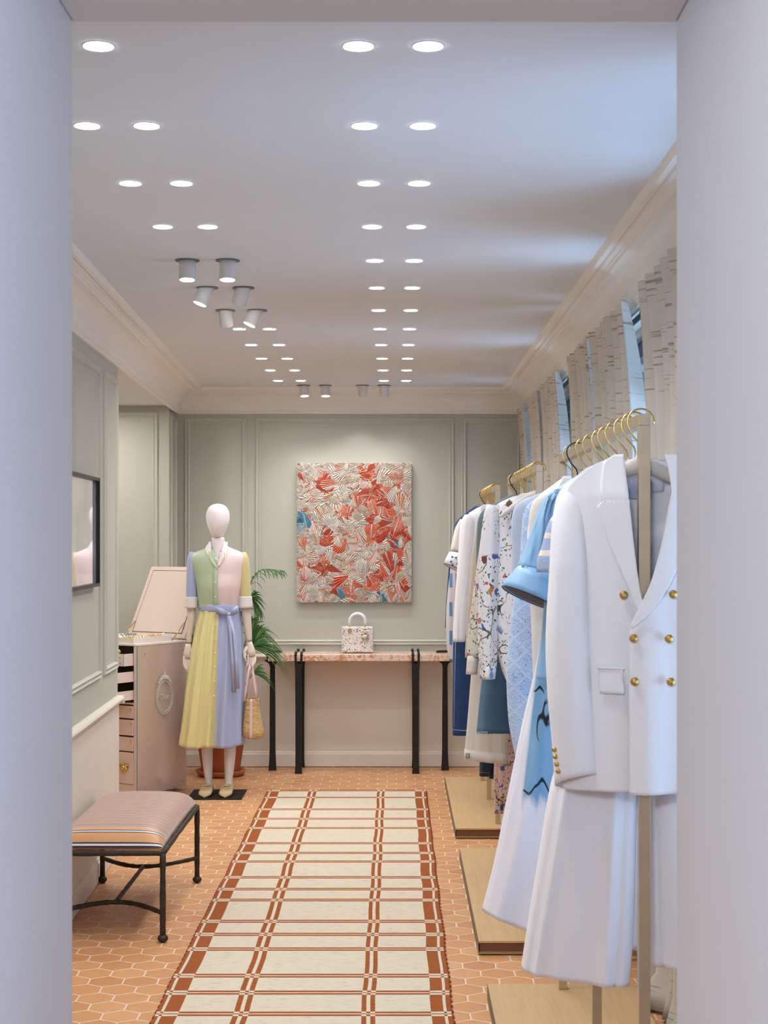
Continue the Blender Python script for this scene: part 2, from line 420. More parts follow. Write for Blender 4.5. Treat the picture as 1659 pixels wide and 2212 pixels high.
# ------------------------------------------------------------------ ceiling lights
rowY = [3.308+.64*k for k in range(12)]
COLX = [-.752, -.607, -.0765, .066]
CN = ['far left column', 'second column from the left', 'third column from the left', 'far right column']
rs = .0295
dproto = None
for k, y in enumerate(rowY):
    for c, x in enumerate(COLX):
        if c < 2 and k in (4, 5, 6): continue
        if c == 0 and k == 0: continue
        lab = 'round recessed ceiling downlight in the %s, %s row from the doorway' % (CN[c], ORD[k])
        if dproto is None:
            t = thing('ceiling_downlight', lab, 'downlight', (x, y, ZC), group='recessed ceiling downlights')
            MB().lathe([(rs+.003,0),(rs+.0025,-.0015),(rs,-.0015),(rs-.001,0)], (0,0,0), 28).build('trim_ring', M['white_metal'], t, local=True)
            MB().lathe([(rs+.001,-.0012),(rs+.001,-.0026)], (0,0,0), 28).build('lens', M['lamp_on'], t, local=True)
            dproto = t
        else: t = dup(dproto, (x, y, ZC), lab)
        spot('downlight_beam', (x, y, ZC-.012), (x, y, 0), P_DOWN, 150, rad=.028, blend=1)
def spotlight(px, py, tilt_x, on, label, target=None, length=.085, power=P_SPOT, grp='tilting ceiling spotlights'):
    y = (ZC-H)*F/(VY-py); x = PX(px, y)
    t = thing('ceiling_spotlight', label, 'spotlight', (x, y, ZC), group=grp)
    MB().lathe([(.001,-.001),(.043,-.001),(.044,-.004),(.034,-.005),(.001,-.005)], (0,0,0), 32).build('mounting_plate', M['lamp_ring'], t, local=True)
    ax = Vector((math.sin(tilt_x), (-.12 if on else .55), -math.cos(tilt_x))).normalized()
    q = ax.to_track_quat('-Z', 'Y').to_matrix()
    r = .030
    hb = MB().lathe([(r-.004,-.0),(r,-.004),(r,-length),(r-.003,-length-.001),(r-.004,-length+.008),(.001,-length+.008)], (0,0,0), 32)
    hb.v = [q @ v+Vector((0,0,.012)) for v in hb.v]
    hd = hb.build('lamp_head', M['white_metal'], t, local=True)
    lb = MB().lathe([(r-.004,-length+.002),(r-.004,-length-.0015),(.0005,-length-.0015)], (0,0,0), 28)
    lb.v = [q @ v+Vector((0,0,.012)) for v in lb.v]
    lb.build('lens', M['lamp_on'] if on else M['lamp_off'], hd, local=True)
    e = Vector((x, y, ZC))+ax*(length+.02)
    tg = target if target else tuple(e+ax)
    spot('spot_beam', e, tg, power, 80, rad=.025, blend=1)
spotlight(405, 562, 0, True, 'white ceiling spotlight, front left of the cluster of six', (-1.1, 9.6, 1.0))
spotlight(492, 562, 0, True, 'white ceiling spotlight, front right of the cluster of six', (-1.0, 6.6, .3), power=16)
spotlight(448, 621, -.35, True, 'tilted white ceiling spotlight, middle left of the cluster of six', (-1.35, 7.6, 1.2))
spotlight(526, 621, -.30, False, 'tilted white ceiling spotlight, middle right of the cluster of six, lens turned away', (-1.08, 9.7, 1.3))
spotlight(487, 670, .02, False, 'white ceiling spotlight, rear left of the cluster of six, lens turned away', (-1.10, 9.8, .9))
spotlight(556, 670, -.42, True, 'tilted white ceiling spotlight, rear right of the cluster of six', (-1.4, 9.9, .8))
spotlight(656, 832, .08, True, 'small white ceiling spotlight before the far wall, leftmost of four', (-.75, YB, 1.1))
spotlight(703, 832, .02, True, 'small white ceiling spotlight before the far wall, second from left', (-.45, YB, 1.3))
spotlight(783, 832, 0, False, 'small white ceiling spotlight before the far wall, third from left', (-.28, YB, 1.6))
spotlight(830, 832, 0, False, 'small white ceiling spotlight before the far wall, rightmost of four', (.10, YB, 1.2))
# ------------------------------------------------------------------ rug
def rugmat(name, a, b, str_=.8):
    t = NT(name); co = t.coord()
    n1 = t.noise(t.mapping(co, (22, 330, 1)), 1.0, 3, .6)
    n2 = t.noise(t.mapping(co, (5, 30, 1)), 1.3, 3, .6)
    c = t.mix(t.ramp(n1, [(.35,(0,0,0)),(.7,(1,1,1))]), a, b)
    fl = t.ramp(t.noise(t.mapping(co, (20, 120, 1)), 1.0, 2, .5), [(.60,(0,0,0)),(.68,(1,1,1))])
    c = t.mix(t.m('MULTIPLY', fl, .45), c, tuple(x*.45 for x in a))
    c = t.mix(t.m('MULTIPLY', n2, .25), c, tuple(x*.8 for x in a))
    t.bump(t.m('ADD', n1, t.n('ShaderNodeTexWave', {'Vector': co, 'Scale': 38, 'Distortion': 1.5}, bands_direction='Y').outputs['Fac']), str_, .003)
    return t.fin(c, .95, 0, .1)
M['rug_cream'] = rugmat('rug_cream_wool', srgb(222,208,184), srgb(238,226,206))
M['rug_rust'] = rugmat('rug_rust_wool', srgb(160,86,46), srgb(180,108,66))
X0, X1 = -.778, .182
xs = [(X0, X0+.012, 1), (X0+.012, X0+.022, 0), (X0+.022, X0+.072, 1), (X0+.072, -.528, 0), (-.528, -.510, 1), (-.510, -.497, 0), (-.497, -.479, 1),
      (-.479, -.112, 0), (-.112, -.096, 1), (-.096, -.083, 0), (-.083, -.067, 1), (-.067, X1-.066, 0), (X1-.066, X1-.024, 1), (X1-.024, X1-.014, 0), (X1-.014, X1, 1)]
sy = [9.87, 9.614,9.195,8.885,8.602,8.172,7.920,7.711,7.352,7.103,6.890,6.508,6.293,6.068,5.699,5.487,5.242,4.88,4.66,4.42]
ysg = [(9.905, 9.895, 1)]
prev = 9.895
for y in sy:
    ysg += [(prev, y+.026, 0), (y+.026, y+.006, 1), (y+.006, y-.004, 0), (y-.004, y-.024, 1)]; prev = y-.024
ysg.append((prev, 4.2, 0))
rg = MB(); top = .010
random.seed(4)
def wob(x, y): return .0018*math.sin(y*9+x*3)+.002*mnoise.noise(Vector((x*2, y*6, 3)))
for (xa, xb, cx_) in xs:
    for (ya, yb, cy_) in ysg:
        thin = (xb-xa) < .02
        m_ = cx_ ^ cy_
        n = max(1, int((ya-yb)/.03))
        for i in range(n):
            y0, y1 = lerp(ya, yb, i/n), lerp(ya, yb, (i+1)/n)
            rg.add([(xa+wob(xa,y1), y1, top), (xb+wob(xb,y1), y1, top), (xb+wob(xb,y0), y0, top), (xa+wob(xa,y0), y0, top)], [(0,1,2,3)], m_)
# dashed weave of the thin cross lines: small raised cream stitches
# selvedge sides
for (xa, s_) in ((X0, -1), (X1, 1)):
    n = 190
    for i in range(n):
        y0, y1 = lerp(9.905, 4.2, i/n), lerp(9.905, 4.2, (i+1)/n)
        q = .004 if i % 2 else .0
        rg.add([(xa+wob(xa,y0), y0, top), (xa+wob(xa,y1), y1, top), (xa+wob(xa,y1)+s_*(.006+q), y1, .001), (xa+wob(xa,y0)+s_*(.006+q), y0, .001)], [(0,1,2,3) if s_ < 0 else (3,2,1,0)], 1)
rg.add([(X0, 9.905, top), (X1, 9.905, top), (X1, 9.912, .001), (X0, 9.912, .001)], [(0,1,2,3)], 1)
rg.add([(X0, 4.2, top), (X1, 4.2, top), (X1, 4.195, .001), (X0, 4.195, .001)], [(3,2,1,0)], 1)
tag(rg.build('runner_rug', [M['rug_cream'], M['rug_rust']]), 'cream flat-woven runner rug with rust checks lying on the tile floor', 'rug')
# ------------------------------------------------------------------ stool
def stoolmat():
    t = NT('striped_silk'); co = t.coord(); sp = t.n('ShaderNodeSeparateXYZ', {0: co}); y = sp.outputs[1]
    # y: distance from the stool front, stripes run across
    y = t.m('ADD', y, t.m('MAXIMUM', t.m('SUBTRACT', sp.outputs[2], .354), 0.0)); u = t.m('FRACT', t.m('DIVIDE', y, .052))
    base = srgb(206,152,108)
    fine = t.ramp(u, [(0, base),(.50, srgb(216,166,120)),(.55, srgb(66,76,120)),(.63, srgb(176,184,212)),(.70, srgb(176,184,212)),(.80, srgb(66,76,120)),(.88, base)], 'CONSTANT')
    bold = t.ramp(t.m('DIVIDE', y, .2), [(0, srgb(176,112,66)),(.06, srgb(34,38,62)),(.10, srgb(226,226,236)),(.15, srgb(34,38,62)),(.19, srgb(205,150,104)),
        (.52, srgb(34,38,62)),(.56, srgb(226,226,236)),(.61, srgb(34,38,62)),(.65, srgb(212,160,116)),(.86, srgb(110,112,140)),(.90, srgb(200,200,214)),(.93, srgb(110,112,140)),(.96, srgb(212,160,116))], 'CONSTANT')
    c = t.mix(t.m('GREATER_THAN', y, .196), bold, fine)
    t.bump(t.noise(t.mapping(co, (400, 60, 60)), 1, 2), .15, .001)
    return t.fin(c, .38, 0, .4, sheen=.3)
SX0, SX1, SY0, SY1, SZ = -1.318, -.893, 6.21, 7.28, .348
st = thing('upholstered_stool', 'forged iron stool with a peach and blue striped silk cushion beside the left wall', 'stool', (SX0, SY0, 0))
# cushion: rounded pillow, stripe coordinate follows the cloth
cu = MB(); NX, NY = 22, 40; W_, L_ = SX1-SX0-.004, SY1-SY0-.01
rings = []
def cush(a, b):
    # a,b in -1..1 over a superellipse footprint
    u = math.copysign(abs(a)**.9, a); v = math.copysign(abs(b)**.9, b)
    e = (1-abs(a)**5.0)*(1-abs(b)**7.0)
    return e
gv = []
for j in range(NY+1):
    b = -math.cos(PI*j/NY) if True else 0
    for i in range(NX+1):
        a = -math.cos(PI*i/NX)
        e = max(0, cush(a, b))
        x = SX0+.002+W_*(.5+.5*a*(1-.02*(1-abs(b)))); y = SY0+.004+L_*(.5+.5*b)
        z = SZ+.006+.088*e**.42*(.93+.07*math.cos(a*1.4)*math.cos(b*1.4))
        gv.append((x, y, z))
fs = [(j*(NX+1)+i, j*(NX+1)+i+1, (j+1)*(NX+1)+i+1, (j+1)*(NX+1)+i) for j in range(NY) for i in range(NX)]
cu.add(gv, fs, 0, True); cu.f.append([i for i in range(NX+1)]+[j*(NX+1)+NX for j in range(1, NY+1)]+[NY*(NX+1)+i for i in range(NX-1, -1, -1)]+[j*(NX+1) for j in range(NY-1, 0, -1)]); cu.f[-1] = cu.f[-1][::-1]; cu.m.append(0); cu.sm.append(False)
# y minus height compensation so the front stripes wrap down the front face is done in the material by position
cu.build('cushion', stoolmat(), st)
def rough_tube(pts, r, n=10, seed=1, k=8):
    rnd = random.Random(seed); pp = []; rr = []
    for i in range(len(pts)-1):
        for j in range(k):
            pp.append(Vector(pts[i]).lerp(Vector(pts[i+1]), j/k)); rr.append(r*(1+rnd.uniform(-.10, .10)))
    pp.append(Vector(pts[-1])); rr.append(r); return MB().tube(pp, rr, n)
sr_ = .0115
fr = MB()
zz = SZ-.006
for a, b in (((SX0,SY0),(SX1,SY0)),((SX1,SY0),(SX1,SY1)),((SX1,SY1),(SX0,SY1)),((SX0,SY1),(SX0,SY0))):
    q = rough_tube([(a[0],a[1],zz),(b[0],b[1],zz)], sr_, seed=int(a[0]*100)+int(b[1]*10), k=20)
    fr.add(q.v, q.f, 0, True)
fr.build('seat_frame', M['iron'], st)
for i, (x, y) in enumerate([(SX0,SY0),(SX1,SY0),(SX0,SY1),(SX1,SY1)]):
    q = rough_tube([(x,y,zz),(x,y,.02)], sr_*1.02, seed=i+11, k=14)
    q.ell((x,y,.016), (.021,.021,.016), 16, 8)
    q.build('leg', M['iron'], st)
def bow(y0, s_, seed):
    pts = []
    for k in range(13):
        u = k/12; pts.append((lerp(SX0, SX1, u), y0+s_*.19*math.sin(PI*u), .112))
    return rough_tube(pts, .0095, seed=seed, k=3)
bow(SY0, 1, 31).build('stretcher', M['iron'], st); bow(SY1, -1, 32).build('stretcher', M['iron'], st)
rough_tube([((SX0+SX1)/2, SY0+.19, .112), ((SX0+SX1)/2, SY1-.19, .112)], .009, seed=5, k=20).build('stretcher', M['iron'], st)
# ------------------------------------------------------------------ framed picture on the left wall
def lwf(y, w_, z): return (XL(y)+w_, y, z)
PY0, PY1, PZ0, PZ1 = 6.35, 7.236, 1.335, 1.817
pf = thing('picture_frame', 'black framed picture behind reflective glass on the left wall above the stool', 'picture', lwf(6.8, 0, PZ0))
fm = MB()
TH = .03
for (a, b, c, d) in ((PY0, PY1, PZ0, PZ0+.014), (PY0, PY1, PZ1-.014, PZ1), (PY0, PY0+.014, PZ0+.014, PZ1-.014), (PY1-.014, PY1, PZ0+.014, PZ1-.014)):
    fm.prism([lwf(a, .001, c), lwf(b, .001, c), lwf(b, TH, c), lwf(a, TH, c)], (0,0,d-c))
fm.build('frame', plain('black_lacquer', srgb(22,22,26), .35), pf)
t = NT('print_under_glass'); co = t.coord()
nz = t.noise(t.mapping(co, (3,3,3)), 1.5, 4)
c = t.ramp(nz, [(.3, srgb(120,120,124)), (.5, srgb(190,190,192)), (.7, srgb(225,225,226))])
t.fin(c, .035, 0, .5, coat=1.0); t.b.inputs['Coat Roughness'].default_value = .02; t.b.inputs['Coat IOR'].default_value = 1.9; t.b.inputs['IOR'].default_value = 1.9
pg = MB(); pg.prism([lwf(PY0+.012, .004, PZ0+.012), lwf(PY1-.012, .004, PZ0+.012), lwf(PY1-.012, .014, PZ0+.012), lwf(PY0+.012, .014, PZ0+.012)], (0,0,PZ1-PZ0-.024))
pg.build('glazed_print', t.mat, pf)
# ------------------------------------------------------------------ console table
def marble():
    t = NT('rust_veined_marble'); co = t.coord()
    n = t.noise(co, 9, 8, .7); n2 = t.n('ShaderNodeTexNoise', {'Vector': co, 'Scale': 14, 'Detail': 8, 'Roughness': .75, 'Distortion': 2.5}).outputs['Fac']
    c = t.ramp(n2, [(.30, srgb(176,84,30)), (.44, srgb(206,124,70)), (.50, srgb(232,206,184)), (.60, srgb(222,206,202)), (.72, srgb(206,150,108))])
    c = t.mix(t.m('MULTIPLY', n, .25), c, srgb(236,226,214))
    return t.fin(c, .3)
CT = thing('console_table', 'long console table with rust veined marble top on black iron legs at the far wall', 'console table', (fx(772), 10.8, 0))
TX0, TX1, TY0, TY1, TZ1 = -.842, .352, 10.66, 10.95, .783; TZ0 = TZ1-.045
MB().box((TX0, TY0, TZ0), (TX1, TY1, TZ1)).build('table_top', marble(), CT, bevel=.004)
YT = 10.66; ST = F/YT
def legprof(rows, yc, ydep, name='leg'):
    """rows (z, x0, x1): flat forged bar with given outline, depth ydep(z)"""
    m = MB(); rg_ = []
    for z, a, b, d in rows:
        rg_.append([(a, yc-d, z), (b, yc-d, z), (b, yc+d, z), (a, yc+d, z)])
    m.loft(rg_); m.sm = [False]*len(m.sm)
    return m
def shaft(xc, z0, z1, wt, wb, foot, yc, d):
    return [(z0, xc-foot, xc+foot, d*1.2), (z0+.05, xc-foot*.86, xc+foot*.86, d*1.1), (z0+.14, xc-wb, xc+wb, d), (z1*.55, xc-(wb*.9+wt*.1), xc+(wb*.9+wt*.1), d), (z1, xc-wt, xc+wt, d)]
for s_, xc in ((-1, -.822), (1, .328)):                    # end legs: flared head with a hook over the slab end
    yc = (TY0+TY1)/2
    m = legprof(shaft(xc, 0, TZ0-.05, .016, .019, .026, yc, .014)+[(TZ0-.025, xc-.022, xc+.022, .016), (TZ0-.006, xc-.05, xc+.05, .018), (TZ0, xc-.055, xc+.055, .018)], yc, 0)
    xe = TX0-.002 if s_ < 0 else TX1+.002; pts = []
    o_ = s_*.010
    hook = [(xc+s_*.02, TZ0-.012), (xe+o_*.6, TZ0-.002), (xe+o_, TZ0+.012), (xe+o_, TZ1), (xe+o_*.4, TZ1+.010), (xe-s_*.02, TZ1+.011), (xe-s_*.07, TZ1+.010), (xe-s_*.085, TZ1+.008)]
    m.tube([(a, yc, b) for a, b in hook], [.008,.009,.009,.009,.010,.009,.009,.007], 8, up=(0,1,0))
    m.build('leg', M['black_iron'], CT, bevel=.003)
for xc in (PX(645, YT), PX(898, YT)):
    for fy, s_ in ((TY0, -1), (TY1, 1)):
        yc = fy+s_*.006
        yc2 = yc if s_ < 0 else TY1-.03
        m = legprof(shaft(xc, 0, TZ0-.05, .022, .020, .024, yc, .013)+[(TZ0-.02, xc-.026, xc+.026, .014)], yc, 0)
        for d in (-1, 1):
            xx = xc+d*.019
            m.tube([(xx-d*.004, yc, TZ0-.03), (xx, yc, TZ0), (xx, yc, TZ1+.004), (xx, yc-s_*.012, TZ1+.013), (xx, yc-s_*.03, TZ1+.012)], [.010,.008,.0075,.0085,.006], 8, up=(0,1,0))
            m.ell((xx, yc, TZ1-.002), (.010,.009,.009), 10, 6); m.ell((xx, yc-s_*.034, TZ1+.010), (.009,.009,.009), 10, 6)
        m.build('leg', M['black_iron'], CT, bevel=.003)
# ------------------------------------------------------------------ relief painting
def painting():
    rng = np.random.default_rng(7)
    Wp, Hp = .775, .94; nx, ny = 400, 484
    gx, gz = np.meshgrid(np.linspace(0, Wp, nx), np.linspace(0, Hp, ny))
    hgt = np.zeros_like(gx); col = np.zeros(gx.shape+(3,)); col[:] = srgb(205,196,182)
    pal = {'c': [srgb(226,214,196), srgb(214,206,196), srgb(206,190,168), srgb(222,214,208), srgb(232,206,196)],
           'r': [srgb(214,92,66), srgb(222,112,84), srgb(200,78,56), srgb(226,140,112)],
           'b': [srgb(96,158,186), srgb(70,130,166), srgb(150,186,196)]}
    # places (picture px in the painting, 641..890 x 1000..1301) where coral and blue gather
    def pp(x, y, r): return ((x-641)/249*Wp, (1301-y)/301*Hp, r/249*Wp)
    reds = [pp(700,1040,22), pp(790,1020,26), pp(815,1080,34), pp(830,1130,36), pp(860,1040,18), pp(780,1070,22), pp(740,1105,22), pp(705,1160,20), pp(800,1155,20),
            pp(870,1160,18), pp(845,1210,32), pp(830,1240,20), pp(805,1265,22), pp(745,1275,26), pp(700,1225,20), pp(865,1270,18), pp(665,1110,14), pp(660,1250,12)]
    blues = [pp(655,1125,22), pp(850,1170,14), pp(730,1270,16), pp(830,1290,18), pp(870,1265,12)]
    N = 1700
    for k in range(N):
        ox, oz = rng.uniform(-.03, Wp+.03), rng.uniform(-.03, Hp+.03)
        th = rng.uniform(0, 2*np.pi); sp_ = rng.uniform(.22, .55); r = rng.uniform(.06, .135)
        cx, cz = ox+np.cos(th)*r*.6, oz+np.sin(th)*r*.6
        kind = 'c'
        if any((cx-a)**2+(cz-b)**2 < c*c for a, b, c in reds) and rng.random() < .8: kind = 'r'
        elif any((cx-a)**2+(cz-b)**2 < c*c for a, b, c in blues) and rng.random() < .8: kind = 'b'
        elif rng.random() < .05: kind = 'r'
        p = pal[kind]; cc = np.array(p[rng.integers(len(p))])
        dx, dz = gx-ox, gz-oz; rho = np.hypot(dx, dz); ph = (np.arctan2(dz, dx)-th+np.pi) % (2*np.pi)-np.pi
        rim = r*(1-.35*(ph/sp_)**2)
        ins = (np.abs(ph) < sp_) & (rho < rim) & (rho > r*.06)
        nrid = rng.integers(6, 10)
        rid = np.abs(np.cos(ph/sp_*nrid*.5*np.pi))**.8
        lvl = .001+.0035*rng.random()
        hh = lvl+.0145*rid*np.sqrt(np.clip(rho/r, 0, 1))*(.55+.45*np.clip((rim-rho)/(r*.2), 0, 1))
        hgt = np.where(ins, hh, hgt)
        ri = np.floor((ph/sp_+1)*nrid*.5+.5).astype(int) % 16; pk = rng.random(16); lut = np.tile(cc, (16, 1))
        alt = np.array(pal['c'][rng.integers(5)]); oth = np.array(pal['r'][3] if rng.random() < .8 else pal['b'][2])
        lut[pk < (.18 if kind != 'c' else .25)] = alt
        if kind == 'c': lut[pk > .90] = oth
        shaded = np.where((rid < .45)[..., None], lut[ri]*.30+np.array(srgb(96,78,66))*.35, lut[ri])  # valleys between ridges coloured dark, shade painted into the relief
        col = np.where(ins[..., None], shaded, col)
    return Wp, Hp, nx, ny, gx, gz, hgt, col
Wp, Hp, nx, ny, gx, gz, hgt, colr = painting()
px0, pz0 = -.668, 1.116; YF = YB-.036
pt = thing('relief_painting', 'canvas of thick fan-shaped relief strokes in cream, coral and blue on the far wall', 'painting', (px0+Wp/2, YB, pz0))
me = bpy.data.meshes.new('painted_relief')
V = np.stack([gx+px0-(px0+Wp/2), (YF-hgt)-YB, gz], -1).reshape(-1, 3)
idx = np.arange(nx*ny).reshape(ny, nx)
Fq = np.stack([idx[:-1,:-1], idx[:-1,1:], idx[1:,1:], idx[1:,:-1]], -1).reshape(-1, 4)
me.from_pydata(V.tolist(), [], Fq.tolist())
ca_ = me.color_attributes.new('pigment_shade', 'FLOAT_COLOR', 'POINT')
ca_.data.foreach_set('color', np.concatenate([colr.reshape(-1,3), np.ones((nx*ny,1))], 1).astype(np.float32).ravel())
me.polygons.foreach_set('use_smooth', [True]*len(me.polygons))
t = NT('impasto_paint'); at_ = t.n('ShaderNodeAttribute', attribute_name='pigment_shade')
t.bump(t.noise(t.coord(), 220, 3), .2, .001)
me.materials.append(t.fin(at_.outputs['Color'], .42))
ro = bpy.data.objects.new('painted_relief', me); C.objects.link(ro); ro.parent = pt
MB().box((px0+.001, YF-.001, pz0+.001), (px0+Wp-.001, YB-.001, pz0+Hp-.001)).build('canvas', plain('canvas_edge', srgb(196,186,172), .8, var=.1, scale=40), pt)
# ------------------------------------------------------------------ tweed handbag on the console
def tweed():
    t = NT('pearl_tweed'); co = t.coord()
    v = t.n('ShaderNodeTexVoronoi', {'Vector': co, 'Scale': 170, 'Randomness': .9})
    c = t.ramp(t.n('ShaderNodeTexWhiteNoise', {0: v.outputs['Color']}).outputs['Value'], [(0, srgb(236,228,222)), (.45, srgb(226,206,198)), (.6, srgb(240,236,236)), (.84, srgb(176,156,150)), (.93, srgb(120,104,104))], 'CONSTANT')
    t.bump(v.outputs['Distance'], .9, .004); return t.fin(c, .6)
BX0, BX1, BZ = PX(738, 10.76), PX(806, 10.76), TZ1
hb = thing('handbag', 'small boxy white tweed handbag with a stiff arched handle standing on the console table', 'handbag', ((BX0+BX1)/2, 10.80, BZ))
bw = .17
MB().box((BX0, 10.76, BZ+.006), (BX1, 10.86, BZ+.006+bw)).build('bag_body', tweed(), hb, bevel=.008)
xc = (BX0+BX1)/2
for yy in (10.785, 10.84):
    pts = [(xc-.052, yy, BZ+bw+.012)]+[(xc-.052*math.cos(PI*k/12), yy, BZ+bw+.040+.052*math.sin(PI*k/12)) for k in range(13)]+[(xc+.052, yy, BZ+bw+.012)]
    MB().tube(pts, .0095, 12, up=(0,1,0)).build('handle', plain('white_leather', srgb(232,232,236), .4), hb)
for dx in (-.052, .052):
    m = MB(); m.ell((xc+dx, 10.775, BZ+bw+.012), (.006,.006,.008)); m.tube([(xc+dx, 10.765, BZ+bw+.008), (xc+dx, 10.757, BZ+bw-.016)], .002, 6)
    pts = [(xc+dx*.96+.011*math.cos(2*PI*k/16), 10.752, BZ+bw-.018+.011*math.sin(2*PI*k/16)) for k in range(17)]
    m.tube(pts, .003, 6, up=(0,1,0), cap=False); m.build('ring', M['brass'], hb)
m = MB(); m.lathe([(.001,-.002),(.023,-.002),(.024,0),(.021,.002),(.001,.002)], (0,0,0), 24)
m.v = [Vector((v.x, v.z, v.y)) for v in m.v]; m.v = [v+Vector((xc+.052, 10.750, BZ+.100)) for v in m.v]
m.box((xc+.049, 10.7455, BZ+.085), (xc+.055, 10.748, BZ+.118)); m.tube([(xc+.052, 10.75, BZ+.124), (xc+.052, 10.752, BZ+.15)], .003, 6)
m.build('charm', M['brass_dark'], hb)
for dx in (-.025, .025):
    pass
m = MB(); m.tube([(xc+.03, 10.75, BZ+.150), (xc+.08, 10.75, BZ+.149)], .004, 8); m.tube([(xc+.028, 10.752, BZ+.128), (xc+.05, 10.75, BZ+.146), (xc+.085, 10.752, BZ+.122)], .003, 6)
m.build('strap', plain('white_strap', srgb(230,230,234), .45), hb)
for dx in (-.075, .075):
    MB().ell((xc+dx, 10.775, BZ+.004), (.005,.005,.004), 10, 6).build('foot', M['brass'], hb)
# ------------------------------------------------------------------ curtains
def curtainmat():
    t = NT('slubbed_linen'); co = t.coord()
    base = t.mix(t.noise(co, 5, 3), srgb(220,212,200), srgb(236,229,219))
    n = t.noise(t.mapping(co, (4.2, 4.2, 135)), 1.0, 1.5, .5)
    n2 = t.noise(t.mapping(co, (3, 3, 16), loc=(5, 2, 7)), 1.0, 1, .5)
    line = t.m('MULTIPLY', t.ramp(n, [(.60, (0,0,0)), (.64, (1,1,1))]), t.ramp(n2, [(.42, (0,0,0)), (.54, (1,1,1))]))
    c = t.mix(t.m('MULTIPLY', line, .6), base, srgb(138,112,88))
    t.bump(t.noise(t.mapping(co, (60, 60, 600)), 1.0, 3), .35, .002)
    t.fin(c, .9, 0, .15, sheen=.2)
    tl = t.n('ShaderNodeBsdfTranslucent', {'Color': c}); mx = t.n('ShaderNodeMixShader', {0: .22, 1: t.b.outputs[0], 2: tl.outputs[0]})
    t.t.links.new(mx.outputs[0], t.out.inputs[0]); return t.mat
M['curtain'] = curtainmat()
def curtain(y0, y1, flare0, flare1, pleats, label, seed, ztop=2.418):
    """cloth hung between y0 and y1 at its heading, spreading by the flares below; hooked over a rail, falling back to the window"""
    rnd = random.Random(seed); m = MB(); ns, nz = pleats*14, 70
    ph = [rnd.uniform(-.5, .5) for _ in range(pleats+2)]
    g = []
    for k in range(nz+1):
        tz = (k/nz)**1.5; z = lerp(ztop, .012, tz)
        dz = ztop-z
        fl = 1-math.exp(-dz*2.6)
        a, b = y0-flare0*fl, y1+flare1*fl
        back = .842+.06*(1-math.exp(-dz*4.2))
        for i in range(ns+1):
            u = i/ns; yy = lerp(a, b, u)
            pu = u*pleats; w_ = 2*PI*pu
            sharp = math.exp(-dz*7)
            c = math.cos(w_+ph[int(pu) % len(ph)]*.0)
            amp = .020+.016*(1-sharp)+.004*math.sin(seed+pu*2)
            x = back-amp*(c*(1-.35*sharp)+.3*math.cos(2*w_+ph[0])*(.4+sharp))
            x += .008*math.sin(z*3.1+pu*1.3+seed)*fl
            if z < .12: x -= (.12-z)*.8*(.5+.5*math.sin(pu*2.2+seed))
            g.append((x, yy+.012*math.sin(w_*.5+z*1.7+seed)*fl+.010*math.sin(w_)*1.0, z))
    fs = [(k*(ns+1)+i, k*(ns+1)+i+1, (k+1)*(ns+1)+i+1, (k+1)*(ns+1)+i) for k in range(nz) for i in range(ns)]
    m.add(g, fs, 0, True)
    o = m.build('curtain', M['curtain'], solid=.003)
    tag(o, label, 'curtain', 'linen curtains along the window wall')
curtain(4.42, 5.48, .0, .0, 7, 'cream linen curtain with brown slub dashes nearest the doorway, behind the nearest rack', 1)
curtain(5.90, 6.86, .0, .03, 6, 'cream linen curtain second from the doorway, far side of the widest dark gap', 2)
curtain(6.99, 7.76, .03, .0, 6, 'cream linen curtain third from the doorway, narrow pleats', 3)
curtain(8.40, 9.28, .0, .05, 6, 'cream linen curtain fourth from the doorway, past the second window gap', 4)
curtain(9.52, 10.12, .05, .0, 5, 'cream linen curtain second from the far wall', 5)
curtain(10.50, 10.93, .0, .0, 4, 'cream linen curtain hanging at the corner of the far wall', 6)
curtain(2.50, 3.35, .05, .05, 5, 'cream linen curtain hidden beside the doorway wall', 7)
cr = thing('curtain_rod', 'dark metal curtain rod with rings running above the windows', 'curtain rod', (.905, 6.7, 2.37))
MB().tube([(.905, 2.5, 2.37), (.905, YB-.02, 2.37)], .011, 12).build('rod', M['blackwire'], cr)
for y in (2.55, 5.72, 8.1, 10.3):
    m = MB().box((.905, y-.01, 2.362), (XW, y+.01, 2.378)); m.build('bracket', M['blackwire'], cr)
for y in (5.60, 5.80, 5.87, 6.92, 7.88, 7.98, 8.25, 8.33, 9.40, 10.22, 10.42):
    pts = [(.905+.020*math.cos(2*PI*k/16), y, 2.366+.020*math.sin(2*PI*k/16)) for k in range(17)]
    MB().tube(pts, .003, 6, up=(0,1,0), cap=False).build('ring', M['blackwire'], cr)
# ------------------------------------------------------------------ display platforms and clothes racks
PT = .055
def platform(y0, y1, label):
    x0, x1 = .308, .80
    t = thing('display_platform', label, 'platform', ((x0+x1)/2, (y0+y1)/2, 0), group='oak platforms under the clothes racks')
    MB().box((x0, y0, PT-.009), (x1, y1, PT)).build('top_board', M['oak'], t, bevel=.0015)
    MB().box((x0+.004, y0+.010, .012), (x1-.004, y1-.01, PT-.009)).build('core', M['plinth'], t)
    MB().box((x0, y0, .005), (x1, y1, .013)).build('bottom_board', M['oak_edge'], t)
    MB().box((x0+.001, y0+.003, 0), (x1-.002, y1-.003, .005)).build('foot_strip', M['dark'], t)
    MB().box((x0-.0015, y0, .005), (x0, y1, PT-.001)).build('edge_strip', plain('grey_edge_strip', srgb(120,112,96), .6), t)
platform(3.50, 5.433, 'oak display platform under the nearest rack, cut by the bottom of the picture')
platform(6.014, 7.80, 'oak display platform under the middle clothes rack')
platform(8.346, 10.14, 'oak display platform under the farthest rack, beside the console table')
